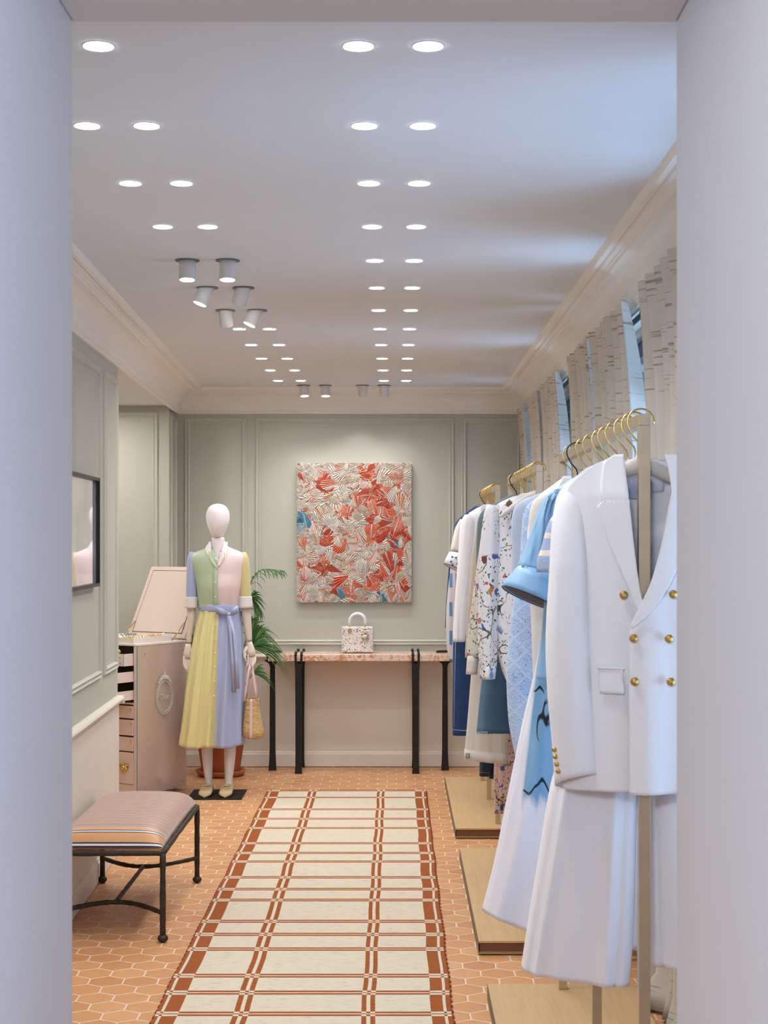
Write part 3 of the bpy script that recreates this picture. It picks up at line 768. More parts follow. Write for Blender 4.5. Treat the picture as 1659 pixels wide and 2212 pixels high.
def rack(xl, y0, ym, y1, label, zt=1.826):
    w_, d_ = .026, .026
    t = thing('clothes_rack', label, 'clothes rack', (xl+w_/2, (y0+y1)/2, PT), group='brass clothes racks')
    MB().box((xl, y0, zt-d_), (xl+w_, y1+d_, zt)).build('rail', M['brass_dark'], t, bevel=.001)
    for y in (y0, ym, y1): MB().box((xl, y, PT), (xl+w_, y+d_, zt-d_)).build('post', M['brass_dark'], t, bevel=.001)
    for y in (y0, ym, y1): pass
    return t
rack(.540, 3.60, 4.45, 5.36, 'square brass tube clothes rack nearest the doorway, its front post beside the white blazer')
rack(.530, 6.12, 6.90, 7.64, 'square brass tube clothes rack in the middle, in front of the floral shirt hanger')
rack(.520, 8.46, 9.26, 9.97, 'square brass tube clothes rack farthest away, nearest the console table')
# hangers
M['pad'] = fabric('hanger_linen', srgb(216,208,202), weave=1400)
def hanger_proto(black):
    t = thing('clothes_hanger', '', 'hanger', (0, 0, 0), group='padded hangers on the clothes racks')
    zt = 0.0    # origin: top of the rail
    pts = []; rr = .030
    for k in range(13):
        a = -.2+ (PI+.75)*k/12; pts.append((rr*math.cos(a), 0, -.016+rr*math.sin(a)))
    pts += [(-.016, 0, -.050), (.000, 0, -.068), (.003, 0, -.080), (.003, 0, -.104)]
    MB().tube(pts, .0021, 8, up=(0,1,0)).build('hook', M['blackwire'] if black else M['gold'], t, local=True)
    m = MB(); rings = []
    for k in range(25):
        u = k/24*2-1; x = u*.150; z = -.112-.085*abs(u)**1.35
        r = .021*(1-.5*abs(u)); ry = .013
        if k in (0, 24): r *= .35; ry *= .35
        rings.append([(x+.003, ry*math.cos(2*PI*j/12), z+r*math.sin(2*PI*j/12)) for j in range(12)])
    m.loft(rings); m.build('shoulder_pad', M['pad'], t, local=True)
    if not black:
        lettering('monogram', 'D', .014, .0003, M['gold'], t, (.003, -.0165, -.122))
    return t
hp = {}
def hang(xr, y, black, label):
    if black not in hp: hp[black] = hanger_proto(black); o = hp[black]; o.location = (xr+.013, y, 1.828); o['label'] = label
    else: o = dup(hp[black], (xr+.013, y, 1.828), label)
    return o
R1Y = [3.66, 3.76, 3.89, 4.05, 4.20, 4.33, 4.54, 4.72, 4.96, 5.08]
R2Y = [6.18, 6.27, 6.38, 6.50, 6.64, 6.76, 6.88, 7.00, 7.12, 7.30, 7.43]
R3Y = [1820/(px-855)+.03 for px in np.linspace(1066.5, 1040.5, 12)]
for nm, X_, YS, blk in (('nearest', .540, R1Y, 8), ('middle', .530, R2Y, 9), ('farthest', .520, R3Y, 10)):
    for i, y in enumerate(YS):
        b = i == blk
        if b: lab = 'padded hanger with a black wire hook on the %s clothes rack' % nm
        else: lab = 'padded hanger with gold wire hook on the %s clothes rack, %s from its front post' % (nm, ORD[i])
        hang(X_, y, b, lab)
# ------------------------------------------------------------------ garment builders (outlines read at the garment's own distance)
def folds(amp, lam, seed):
    rnd = random.Random(seed); ps = [(rnd.uniform(.7, 1.4), rnd.uniform(0, 6.28), rnd.uniform(-1.2, 1.2), rnd.uniform(.5, 1)) for _ in range(4)]
    def f(x, z): return amp*sum(w_*math.sin(2*PI*x/lam*k+p+d*z) for k, p, d, w_ in ps)/2.2
    return f
def body(m, rows, Y, b, amp=.004, lam=.07, seed=1, n=44, step=10, ampz=None, mi=0, cap=True, ex=.75, hemw=0):
    """closed cloth tube hanging at distance Y; rows: (py, left px, right px[, depth])"""
    rows = [tuple(r) if len(r) == 4 else (*r, b) for r in rows]
    R_ = smooth_rows(rows, step); f = folds(1.0, lam, seed); rings = []
    top = R_[0][0]; bot = R_[-1][0]
    for py, l, r_, d in R_:
        z = PZ(py, Y); xl, xr = PX(l, Y), PX(r_, Y); xc = (xl+xr)/2; a = max((xr-xl)/2, .002)
        k = (py-top)/(bot-top); am = amp*(ampz(k) if ampz else (.35+.65*k)); ring = []
        for j in range(n):
            th = 2*PI*j/n; c, s_ = math.cos(th), math.sin(th)
            x = xc+a*math.copysign(abs(c)**ex, c); dy = d*math.copysign(abs(s_)**ex, s_)
            w_ = (1-abs(c)**6)
            ring.append((x+f(x+3.3+s_, z)*am*.5*w_, Y+dy+f(x+s_*.7, z)*am*w_, z+hemw*k*f(x*.6, 1.0+s_)))
        rings.append(ring)
    m.loft(rings, mi, cap, False); return m
def sheet(m, rows, yfun, step=8, nx=20, amp=.0, lam=.07, seed=1, Y=1.0, mi=0, k0=.3):
    """open cloth sheet; yfun(x, z) gives the depth, rows (py, left px, right px) at distance Y"""
    R_ = smooth_rows(rows, step); f = folds(1.0, lam, seed); g = []; nr = len(R_)
    top, bot = R_[0][0], R_[-1][0]
    for py, l, r_ in R_:
        z = PZ(py, Y); k = (py-top)/max(1e-6, (bot-top))
        for i in range(nx+1):
            x = lerp(PX(l, Y), PX(r_, Y), i/nx); g.append((x, yfun(x, z)+amp*(k0+(1-k0)*k)*f(x, z), z))
    fs = [(k*(nx+1)+i, (k+1)*(nx+1)+i, (k+1)*(nx+1)+i+1, k*(nx+1)+i+1) for k in range(nr-1) for i in range(nx)]
    m.add(g, fs, mi, True); return m
def stube(m, pts, Y, flat=.7, n=20, mi=0, cap=(True, False), amp=.004, seed=1):
    """sleeve: (px, py, width px[, dy]) stations; ring planes stand across the path"""
    P_ = [(PX(p[0], Y), PZ(p[1], Y), p[2]*Y/F/2, p[3] if len(p) > 3 else 0) for p in pts]
    Q = []
    for i in range(len(P_)-1):
        for k in range(5):
            t = k/5; Q.append(tuple(lerp(P_[i][c], P_[i+1][c], t) for c in range(4)))
    Q.append(P_[-1]); f = folds(1, .06, seed); rings = []
    for i, (x, z, r, dy) in enumerate(Q):
        a = Q[max(i-1, 0)]; b_ = Q[min(i+1, len(Q)-1)]
        t = Vector((b_[0]-a[0], b_[1]-a[1])).normalized(); nrm = Vector((-t.y, t.x))
        rings.append([(x+nrm.x*r*math.cos(2*PI*j/n), Y+dy+r*flat*math.sin(2*PI*j/n)+amp*f(x+r*math.cos(2*PI*j/n), z), z+nrm.y*r*math.cos(2*PI*j/n)) for j in range(n)])
    m.loft(rings, mi, *cap); return m
def button(parent, px, py, Y, yy, r, mat, name='button'):
    m = MB(); m.ell((0,0,0), (r, r*.55, r), 14, 8); m.ell((0,-r*.3,0), (r*.72, r*.5, r*.72), 12, 6)
    o_ = Vector((PX(px, Y), yy, PZ(py, Y))); m.v = [v+o_ for v in m.v]
    return m.build(name, mat, parent)
def garment(name, label, cat, Y, px=None, py=1000, group=None):
    return thing(name, label, cat, (.555 if px is None else PX(px, Y), Y, PZ(py, Y)), group=group)
M['white_wool'] = fabric('white_wool', srgb(238,238,242), weave=700, strength=.45, var=.015)
M['white_cotton'] = fabric('white_cotton', srgb(238,237,241), weave=1400, var=.02, wr=.55)
M['ecru'] = fabric('ecru_linen', srgb(222,214,206), weave=900, strength=.4, wr=.5)
M['beige'] = fabric('beige_wool', srgb(196,184,166), weave=900)
M['grey_knit'] = fabric('grey_blue_knit', srgb(176,188,208), weave=420, strength=.6)
M['denim'] = fabric('indigo_denim', srgb(38,64,108), weave=800, strength=.5, var=.16)
M['denim_dark'] = fabric('dark_denim', srgb(36,46,66), weave=800, strength=.5, var=.15)
M['navy'] = fabric('navy_cotton', srgb(42,64,106), weave=900, var=.12)
M['stitch'] = plain('white_stitching', srgb(190,200,214), .7)
M['stitch_o'] = plain('ochre_stitching', srgb(176,128,70), .7)
M['lining'] = fabric('grey_lining', srgb(112,112,124), rough=.6)
M['gold_b'] = plain('gold_button', srgb(196,160,92), .3, .95, var=.12, scale=300, bump=.5, bscale=300)
def satin(name, col):
    t = NT(name); co = t.coord()
    c = t.mix(t.noise(co, 6, 3), tuple(x*.94 for x in col), tuple(min(1, x*1.05) for x in col))
    t.bump(t.noise(t.mapping(co, (1,1,.3)), 14, 4), .5, .015); return t.fin(c, .38, 0, .5, sheen=.3)
M['satin'] = satin('sky_blue_satin', srgb(134,178,214))
def denimfade():
    t = NT('faded_denim'); co = t.coord('Generated'); sp = t.n('ShaderNodeSeparateXYZ', {0: co})
    a = t.m('ADD', sp.outputs[0], t.m('MULTIPLY', t.noise(t.coord(), 4, 3), .25))
    c = t.ramp(a, [(.05, srgb(120,148,164)), (.30, srgb(72,98,122)), (.75, srgb(42,56,78))])
    t.bump(t.noise(t.coord(), 500, 2), .4, .001); return t.fin(c, .9, 0, .15)
M['denim_fade'] = denimfade()
def floral(name, base, dens=1.0, scale=15):
    """scattered leaves, blossoms and thin vines printed on cloth"""
    t = NT(name); co = t.coord()
    wb = t.n('ShaderNodeTexNoise', {'Vector': co, 'Scale': 24, 'Detail': 2}).outputs['Color']
    wv = t.n('ShaderNodeVectorMath', {0: wb, 1: (.5,.5,.5)}, operation='SUBTRACT')
    wv = t.n('ShaderNodeVectorMath', {0: wv.outputs[0], 'Scale': .05}, operation='SCALE')
    cv = t.n('ShaderNodeVectorMath', {0: co, 1: wv.outputs[0]}, operation='ADD').outputs[0]
    col = t.mix(t.noise(co, 10, 3), tuple(x*.96 for x in base), base)
    region = t.noise(co, 7, 2)
    rmask = t.ramp(region, [(.50-.1*dens, (0,0,0)), (.56-.1*dens, (1,1,1))])
    # vines
    n = t.noise(t.mapping(co, (1.3,1.3,1)), 8, 1.5, .5)
    v = t.m('ABSOLUTE', t.m('SUBTRACT', n, .5))
    vine = t.m('MULTIPLY', t.ramp(v, [(.006, (1,1,1)), (.011, (0,0,0))]), rmask)
    col = t.mix(vine, col, srgb(70,66,52))
    def layer(sc_, r0, stops, thr, loc, stretch, col):
        mp = t.mapping(cv, (stretch, stretch, 1), loc=loc, rot=(0, .7, 0))
        vo = t.n('ShaderNodeTexVoronoi', {'Vector': mp, 'Scale': sc_})
        wn = t.n('ShaderNodeTexWhiteNoise', {0: vo.outputs['Color']})
        on = t.m('MULTIPLY', t.m('LESS_THAN', vo.outputs['Distance'], r0), t.m('GREATER_THAN', wn.outputs['Value'], thr))
        on = t.m('MULTIPLY', on, rmask)
        sp = t.n('ShaderNodeSeparateColor', {0: wn.outputs['Color']})
        shade = t.ramp(sp.outputs[1], stops, 'CONSTANT')
        return t.mix(on, col, shade)
    col = layer(scale*3.2, .30, [(0, srgb(62,104,66)), (.4, srgb(84,128,84)), (.7, srgb(52,80,60)), (.85, srgb(140,150,80))], .12, (0,0,0), 1.9, col)
    col = layer(scale*1.5, .33, [(0, srgb(78,98,160)), (.3, srgb(196,98,110)), (.5, srgb(110,70,60)), (.65, srgb(120,110,160)), (.8, srgb(186,132,60))], .62, (3.1,1.7,2.2), 1.1, col)
    col = layer(scale*2.9, .22, [(0, srgb(44,50,74)), (.5, srgb(190,80,90)), (.8, srgb(60,40,44))], .6, (7.1,4.7,1.2), 1.3, col)
    t.bump(t.noise(co, 900, 1), .2, .0006); return t.fin(col, .8, 0, .2, sheen=.2)
M['floral'] = floral('white_floral_print', srgb(228,224,228), 1.2)
M['floral_light'] = floral('ecru_sprig_print', srgb(218,212,202), .7, 14)
M['floral_pink'] = floral('pink_floral_print', srgb(220,184,178), 1.3, 17)
def lace():
    t = NT('pale_blue_lace'); co = t.coord()
    u = t.mapping(co, (1,1,1), rot=(0, R(45), 0))
    vo = t.n('ShaderNodeTexVoronoi', {'Vector': t.mapping(u, (1, .2, 1)), 'Scale': 150}, feature='F1')
    dm = t.n('ShaderNodeTexBrick', {'Vector': t.n('ShaderNodeCombineXYZ', {0: t.n('ShaderNodeSeparateXYZ', {0: u}).outputs[0], 1: t.n('ShaderNodeSeparateXYZ', {0: u}).outputs[2]}).outputs[0], 'Scale': 16, 'Mortar Size': .08}, offset=0)
    dm.inputs['Color1'].default_value = (0,0,0,1); dm.inputs['Color2'].default_value = (0,0,0,1); dm.inputs['Mortar'].default_value = (1,1,1,1)
    dm.inputs['Brick Width'].default_value = .8; dm.inputs['Row Height'].default_value = .8
    hole = t.ramp(vo.outputs['Distance'], [(.22, (1,1,1)), (.34, (0,0,0))])
    reg = t.ramp(t.noise(co, 22, 2), [(.48, (0,0,0)), (.54, (1,1,1))])
    hole = t.m('MULTIPLY', hole, t.m('MULTIPLY', reg, t.m('SUBTRACT', 1.0, dm.outputs[0])))
    c = t.mix(t.noise(co, 9, 4), srgb(146,172,212), srgb(188,206,232))
    c = t.mix(t.m('MULTIPLY', dm.outputs[0], .25), c, srgb(206,220,238)); c = t.mix(hole, c, srgb(96,126,176))
    t.bump(t.m('ADD', t.m('MULTIPLY', dm.outputs[0], .8), t.noise(co, 160, 3)), .9, .003)
    return t.fin(c, .9, 0, .15, sheen=.3)
M['lace'] = lace()
def check():
    t = NT('blue_pink_check'); co = t.coord(); sp = t.n('ShaderNodeSeparateXYZ', {0: co})
    a = t.m('GREATER_THAN', t.m('FRACT', t.m('MULTIPLY', sp.outputs[0], 28)), .5); b = t.m('GREATER_THAN', t.m('FRACT', t.m('MULTIPLY', sp.outputs[2], 6)), .5)
    c = t.mix(b, t.mix(a, srgb(214,198,196), srgb(196,192,200)), t.mix(a, srgb(206,200,206), srgb(92,130,176))); return t.fin(c, .85)
M['check'] = check()
# ---- nearest rack: white blazer with wide white trousers
Y = 3.66; xcj = PX(1388, Y); hwj = .185
def yj(x, z): 
    u = max(-1, min(1, (x-xcj)/hwj)); s_ = min(1.0, max(0.0, (1.745-z)/.10))
    return Y-.012-.055*math.cos(PI/2*u)*(.25+.75*s_)
def yb(x, z):
    u = max(-1, min(1, (x-xcj)/hwj)); return Y+.012+.03*math.cos(PI/2*u)
WJ = M['white_wool']
jk = garment('blazer', 'white double-breasted blazer with gold buttons at the front of the nearest rack', 'blazer', Y, 1388)
# left front
sheet(MB(), [(994,1306,1338),(1003,1285,1341),(1016,1265,1344),(1034,1243,1346),(1056,1224,1348),(1090,1220,1351),(1150,1222,1356),(1250,1224,1368),(1325,1224,1388),(1400,1224,1396),(1550,1222,1398),(1690,1214,1398),(1702,1214,1398)], yj, Y=Y, amp=.010, lam=.12, seed=3, nx=26).build('front_panel', WJ, jk, solid=.003)
def yjr(x, z): return yj(x, z)-.009
sheet(MB(), [(990,1432,1446),(1000,1436,1476),(1020,1438,1506),(1056,1440,1548),(1100,1432,1553),(1180,1416,1553),(1250,1396,1553),(1300,1374,1553),(1350,1351,1553),(1380,1349,1553),(1500,1349,1555),(1650,1350,1560),(1706,1350,1562)], yjr, Y=Y, amp=.009, lam=.12, seed=8, nx=30).build('front_panel', WJ, jk, solid=.003)
sheet(MB(), [(992,1318,1450),(1010,1270,1500),(1056,1226,1548),(1100,1222,1553),(1400,1222,1553),(1704,1212,1562)], yb, Y=Y, amp=.004, nx=26).build('back_panel', WJ, jk, solid=.003)
def yl(x, z): return yj(x, z)-.010
def yl2(x, z): return yj(x, z)-.019
# notch collar + lapels
sheet(MB(), [(984,1322,1342),(1000,1300,1343),(1030,1293,1345),(1060,1290,1347),(1086,1293,1349)], yl, Y=Y, step=5, nx=8).build('collar', WJ, jk, solid=.004)
sheet(MB(), [(1082,1296,1350),(1094,1284,1350),(1110,1288,1352),(1160,1303,1357),(1210,1322,1363),(1260,1344,1370),(1310,1364,1380),(1330,1376,1386)], yl, Y=Y, step=5, nx=10).build('lapel', WJ, jk, solid=.004)
sheet(MB(), [(984,1428,1452),(1000,1432,1468),(1030,1436,1478),(1060,1438,1482),(1084,1436,1480)], yl2, Y=Y, step=5, nx=8).build('collar', WJ, jk, solid=.004)
sheet(MB(), [(1080,1436,1476),(1094,1433,1490),(1130,1426,1484),(1180,1415,1468),(1230,1402,1448),(1280,1384,1422),(1320,1366,1392),(1352,1350,1356)], yl2, Y=Y, step=5, nx=10).build('lapel', WJ, jk, solid=.004)
# back neck lining, label
def ybn(x, z): return yb(x, z)-.006
sheet(MB(), [(1002,1332,1440),(1014,1326,1446),(1040,1330,1442),(1062,1334,1438)], ybn, Y=Y, nx=10).build('neck_facing', fabric('satin_lining', srgb(214,214,230), rough=.5), jk, solid=.002)
lb = MB(); z0, z1 = PZ(1076, Y), PZ(1034, Y); x0, x1 = PX(1358, Y), PX(1412, Y)
lb.box((x0, yb(xcj, z0)-.013, z0), (x1, yb(xcj, z0)-.011, z1)); lb.build('label', fabric('woven_label', srgb(176,186,214)), jk)
# sleeve (viewer's left) and the far one
slv = [(1042,1232,1256,.006),(1050,1222,1264,.014),(1062,1212,1268,.022),(1080,1204,1269,.030),(1110,1198,1269,.037),(1150,1193,1269,.042),(1250,1187,1270,.045),(1330,1182,1273,.046),(1400,1180,1277,.046),(1500,1184,1284,.045),(1600,1193,1291,.043),(1650,1198,1296,.042),(1672,1200,1298,.042)]
ms_ = MB(); body(ms_, [(r_[0], r_[1], r_[2], r_[3]) for r_ in slv], Y-.018, .045, amp=.004, lam=.09, seed=5, n=40, ex=.95)
nr = 40
for v in ms_.v: v.y += .022*max(0, min(1, (v.z-PZ(1220, Y))/(PZ(1060, Y)-PZ(1220, Y))))
# slanting hem: drop the outer edge of the last rings
for v in ms_.v:
    k = max(0, (PZ(1600, Y)-v.z)/(PZ(1600, Y)-PZ(1672, Y)))
    v.z += -(PX(1298, Y)-v.x)/(PX(1298, Y)-PX(1200, Y))*.020*k+.012*k
    v.z -= .017*k*((v.y-(Y-.018))/.042+1)
ms_.build('sleeve', WJ, jk, solid=.003)
ms_ = MB(); body(ms_, [(r_[0], 2776-r_[2], 2776-r_[1], r_[3]) for r_ in slv], Y-.01, .045, amp=.004, lam=.09, seed=6, n=40, ex=.95); ms_.build('sleeve', WJ, jk, solid=.003)
for (bx, by, s_) in ((1338,1283,0),(1357,1374,1),(1359,1465,1),(1441,1281,1),(1432,1375,1),(1436,1466,1)):
    x = PX(bx, Y); z = PZ(by, Y); button(jk, bx, by, Y, (yjr(x, z) if s_ else yj(x, z))-.010, .0098, M['gold_b'])
for by, bx in ((1612,1189),(1627,1191),(1643,1194),(1658,1197)):
    button(jk, bx+3, by, Y, Y-.058, .0058, M['gold_b'])
def yp(x, z): return yj(x, z)-.012
sheet(MB(), [(1439,1287,1334),(1444,1286,1335),(1480,1287,1338),(1492,1289,1338)], yp, Y=Y, nx=8, step=6).build('pocket_flap', WJ, jk, solid=.004)
sheet(MB(), [(1436,1283,1338),(1440,1283,1338)], lambda x, z: yj(x, z)-.015, Y=Y, nx=8, step=3).build('pocket_welt', WJ, jk, solid=.004)
# trousers below
tr_ = garment('trousers', 'wide white cropped trousers hanging under the white blazer on the nearest rack', 'trousers', 3.70, 1388, 1600)
YT_ = 3.74
body(MB(), [(1560,1236,1372,.050),(1640,1208,1374,.055),(1700,1190,1374,.058),(1850,1165,1371,.06),(2000,1141,1366,.062),(2098,1127,1357,.062)], YT_, .05, amp=.007, lam=.2, seed=12, n=72, ex=.8, ampz=lambda k: .6+.4*k).build('leg', M['white_cotton'], tr_, solid=.003)
body(MB(), [(1560,1376,1530,.05),(1700,1379,1570,.055),(1900,1384,1590,.06),(2050,1386,1600,.062)], YT_+.01, .05, amp=.008, lam=.2, seed=22, n=60, ex=.8).build('leg', M['white_cotton'], tr_, solid=.003)
pr = tr_.children[0]
for v in pr.data.vertices:
    pass
# lean the hem: outer corner higher than the inner
for o in tr_.children:
    l = root_loc(tr_); zt = PZ(1900, YT_); zb = PZ(2098, YT_)
    for v in o.data.vertices:
        z = v.co.z+l.z
        if z < zt:
            k = min(1, (zt-z)/(zt-zb)); v.co.z -= (v.co.x+l.x-PX(1127, YT_))*.14*k-.006*k

# second garment: sky blue satin blouse with wide turned cuff
Y = 4.06
bl_ = garment('satin_blouse', 'sky blue satin blouse with dark piping and a wide turned-up cuff on the nearest rack', 'blouse', Y, 1330)
body(MB(), [(1008,1278,1300,.012),(1022,1258,1330,.022),(1040,1228,1400,.03),(1062,1200,1450,.036),(1110,1184,1470,.042),(1200,1178,1470,.045),(1300,1176,1470,.045),(1440,1164,1470,.045),(1466,1160,1470,.045)], Y, .045, amp=.010, lam=.08, seed=9, ex=.8).build('blouse_body', M['satin'], bl_, solid=.003)
sm = MB(); body(sm, [(1058,1198,1216,.02),(1075,1178,1212,.030),(1100,1166,1213,.038),(1150,1147,1214,.046),(1190,1132,1214,.050),(1222,1118,1212,.052)], Y-.035, .045, amp=.012, lam=.055, seed=3, n=48, ex=.95, ampz=lambda k: 1-.5*k)
for v in sm.v:
    k = max(0, (PZ(1160, Y)-v.z)/(PZ(1160, Y)-PZ(1222, Y))); v.z -= (v.x-PX(1118, Y))*.33*k
sm.build('sleeve', M['satin'], bl_, solid=.003)
def tiltring(cx, cy, w_, sl, Y, d, n=48):
    """ellipse ring px centre, width px, slope of its long axis"""
    r = w_*Y/F/2; out = []
    for j in range(n):
        a = 2*PI*j/n; x = r*math.cos(a); out.append((PX(cx, Y)+x, Y-.035+d*math.sin(a), PZ(cy, Y)-sl*x-.10*d*math.sin(a)*1.6))
    return out
cf = MB(); cf.loft([tiltring(1166,1239,98,.33,Y,.055), tiltring(1160,1256,108,.37,Y,.060), tiltring(1150,1280,122,.40,Y,.066), tiltring(1144,1291,122,.42,Y,.068)], 0, False, False)
cu_ = cf.build('cuff', M['satin'], bl_, solid=.004)
pp_ = MB(); rr_ = tiltring(1144,1292,123,.42,Y,.0685); pp_.tube(rr_+[rr_[0], rr_[1]], .0016, 6, cap=False); rr_ = tiltring(1166,1239,99,.33,Y,.0555); pp_.tube(rr_+[rr_[0], rr_[1]], .0012, 6, cap=False); pp_.build('piping', M['blackwire'], cu_)
ln = MB(); ln.loft([tiltring(1144,1290,119,.42,Y,.066), tiltring(1160,1256,104,.37,Y,.056), tiltring(1164,1246,60,.35,Y,.03)], 0, False, True); ln.build('lining', M['lining'], cu_, solid=.001)
ck = MB(); ck.tube([P(1288, 1004, Y-.025), P(1296, 1012, Y-.028), P(1302, 1018, Y-.028)], .002, 6); ck.build('neck_piping', M['blackwire'], bl_)
# grey-blue striped knit behind it
Y = 3.87
kn = garment('knit_sweater', 'grey blue knitted sweater with pale stripes, only its short sleeve showing beside the satin cuff', 'sweater', Y, 1345)
def stripeknit():
    t = NT('striped_knit'); sp = t.n('ShaderNodeSeparateXYZ', {0: t.coord()}); z = sp.outputs[2]
    s_ = t.m('GREATER_THAN', t.m('FRACT', t.m('MULTIPLY', z, 24)), .68)
    up = t.m('GREATER_THAN', z, PZ(1205, Y)-PZ(1000, Y))
    c = t.mix(t.m('MULTIPLY', s_, up), srgb(164,178,206), srgb(226,216,206)); t.bump(t.noise(t.coord(), 260, 3), .7, .003); return t.fin(c, .95)
body(MB(), [(1100,1206,1236,.02),(1130,1186,1250,.03),(1190,1168,1256,.034),(1206,1162,1256,.035),(1236,1160,1254,.034)], Y-.01, .03, amp=.004, lam=.05, seed=4, ex=.9).build('sleeve', stripeknit(), kn, solid=.003)
body(MB(), [(1030,1300,1330,.012),(1045,1270,1400,.022),(1065,1240,1450,.028),(1100,1236,1470,.03),(1400,1240,1470,.03)], Y, .03, amp=.004).build('knit_body', M['grey_knit'], kn, solid=.003)
# dress with the blue painted panel
Y = 4.22
def dipmat():
    t = NT('dip_dyed_cotton'); co = t.coord(); sp = t.n('ShaderNodeSeparateXYZ', {0: co}); x, z = sp.outputs[0], sp.outputs[2]
    zl = lambda py: PZ(py, Y)-PZ(1400, Y); xl_ = lambda px: PX(px, Y)-PX(1200, Y)
    nb = t.noise(t.mapping(co, (30, 1, 6)), 1, 3)
    # the blue field: right of a slanting edge, above a feathered end
    edge = t.m('ADD', x, t.m('MULTIPLY', t.m('SUBTRACT', z, zl(1480)), -.12))
    right = t.ramp(t.m('ADD', t.m('SUBTRACT', edge, xl_(1153)), .5), [(.499, (0,0,0)), (.503, (1,1,1))])
    low = t.ramp(t.m('ADD', t.m('ADD', t.m('SUBTRACT', z, zl(1735)), t.m('MULTIPLY', t.m('SUBTRACT', nb, .5), .12)), .5), [(.49, (0,0,0)), (.52, (1,1,1))])
    f = t.m('MULTIPLY', right, low)
    blue = t.mix(t.noise(t.mapping(co, (20, 1, 4)), 1.4, 4), srgb(92,140,180), srgb(146,186,216))
    c = t.mix(f, srgb(228,227,234), blue)
    v = t.m('ABSOLUTE', t.m('SUBTRACT', t.noise(t.mapping(co, (1.4,1,.55)), 13, 1.2), .5))
    ink = t.m('MULTIPLY', t.ramp(v, [(.012, (1,1,1)), (.022, (0,0,0))]), t.ramp(t.noise(co, 9, 2), [(.44, (0,0,0)), (.5, (1,1,1))]))
    ink = t.m('MULTIPLY', t.m('MULTIPLY', ink, f), t.m('LESS_THAN', z, zl(1455)))
    c = t.mix(ink, c, srgb(30,36,48)); t.bump(t.noise(t.mapping(co, (1,1,.3)), 20, 4), .5, .012); return t.fin(c, .85, 0, .2, sheen=.2)
dr = garment('painted_dress', 'long white dress with sky blue dyed panel and black brush drawing, nearest rack', 'dress', Y, 1200, 1400)
body(MB(), [(1040,1262,1300,.012),(1060,1230,1400,.025),(1100,1196,1440,.035),(1300,1182,1440,.04),(1440,1158,1440,.045),(1560,1130,1430,.052),(1700,1101,1420,.06),(1850,1070,1412,.068),(1965,1042,1404,.072)], Y, .05, amp=.013, lam=.26, seed=31, n=90, ex=.85, ampz=lambda k: .15+.85*k).build('dress_cloth', dipmat(), dr, solid=.003)
l = root_loc(dr)
for v in dr.children[0].data.vertices:
    z = v.co.z+l.z; zt, zb = PZ(1750, Y), PZ(1965, Y)
    if z < zt: k = min(1, (zt-z)/(zt-zb)); v.co.z -= (v.co.x+l.x-PX(1042, Y))*.40*k*(1 if v.co.x+l.x < PX(1250, Y) else .6)
# pale cardigan shoulders, white shirt with a pointed collar
Y = 4.54
wh = garment('white_shirt', 'white cotton shirt with a pointed collar behind the satin blouse on the nearest rack', 'shirt', Y, 1270)
body(MB(), [(1036,1212,1262,.02),(1052,1190,1360,.028),(1072,1164,1390,.032),(1100,1150,1400,.034),(1160,1140,1400,.034),(1300,1150,1400,.034),(1450,1156,1400,.034)], Y, .03, amp=.006, lam=.06, seed=14).build('shirt_body', M['white_cotton'], wh, solid=.003)
sheet(MB(), [(1030,1213,1228),(1036,1209,1236),(1050,1203,1226),(1062,1199,1214),(1070,1197,1202)], lambda x, z: 4.54-.045, Y=Y, nx=5, step=5).build('collar', M['white_cotton'], wh, solid=.004)
# lace dress
Y = 4.74
lc = garment('lace_dress', 'pale blue lace dress, its scalloped side showing between the floral shirt and the white blazer', 'dress', Y, 1240, 1300)
body(MB(), [(1062,1192,1250,.014),(1076,1160,1340,.026),(1092,1140,1360,.032),(1120,1130,1360,.036),(1180,1126,1360,.040),(1240,1121,1360,.042),(1300,1110,1360,.045),(1380,1100,1350,.048),(1440,1095,1350,.05),(1500,1096,1350,.05),(1560,1100,1350,.05),(1600,1107,1350,.05),(1650,1118,1350,.05),(1700,1128,1350,.05)], Y, .045, amp=.007, lam=.1, seed=17, n=60, ex=.8).build('lace_cloth', M['lace'], lc, solid=.003)
# plain garments filling the rear of the nearest rack
for Y, mt, lab, nm, cat in ((4.34, 'ecru', 'ecru cardigan hanging in the middle of the nearest rack, mostly covered', 'cardigan', 'cardigan'), (5.0, 'grey_knit', 'grey blue jumper hanging near the back of the nearest rack, mostly covered', 'jumper', 'jumper')):
    g_ = garment(nm, lab, cat, Y, 1300)
    xa, xb = .37, .72; r_ = lambda x: VX+x*F/Y
    z_ = lambda z: VY-(z-H)*F/Y
    body(MB(), [(z_(1.70), r_(.50), r_(.60), .012), (z_(1.685), r_(.44), r_(.66), .02), (z_(1.65), r_(xa), r_(xb), .028), (z_(1.5), r_(xa-.01), r_(xb+.01), .03), (z_(1.15), r_(xa), r_(xb), .03)], Y, .03, amp=.005).build('cloth', M[mt], g_, solid=.003)
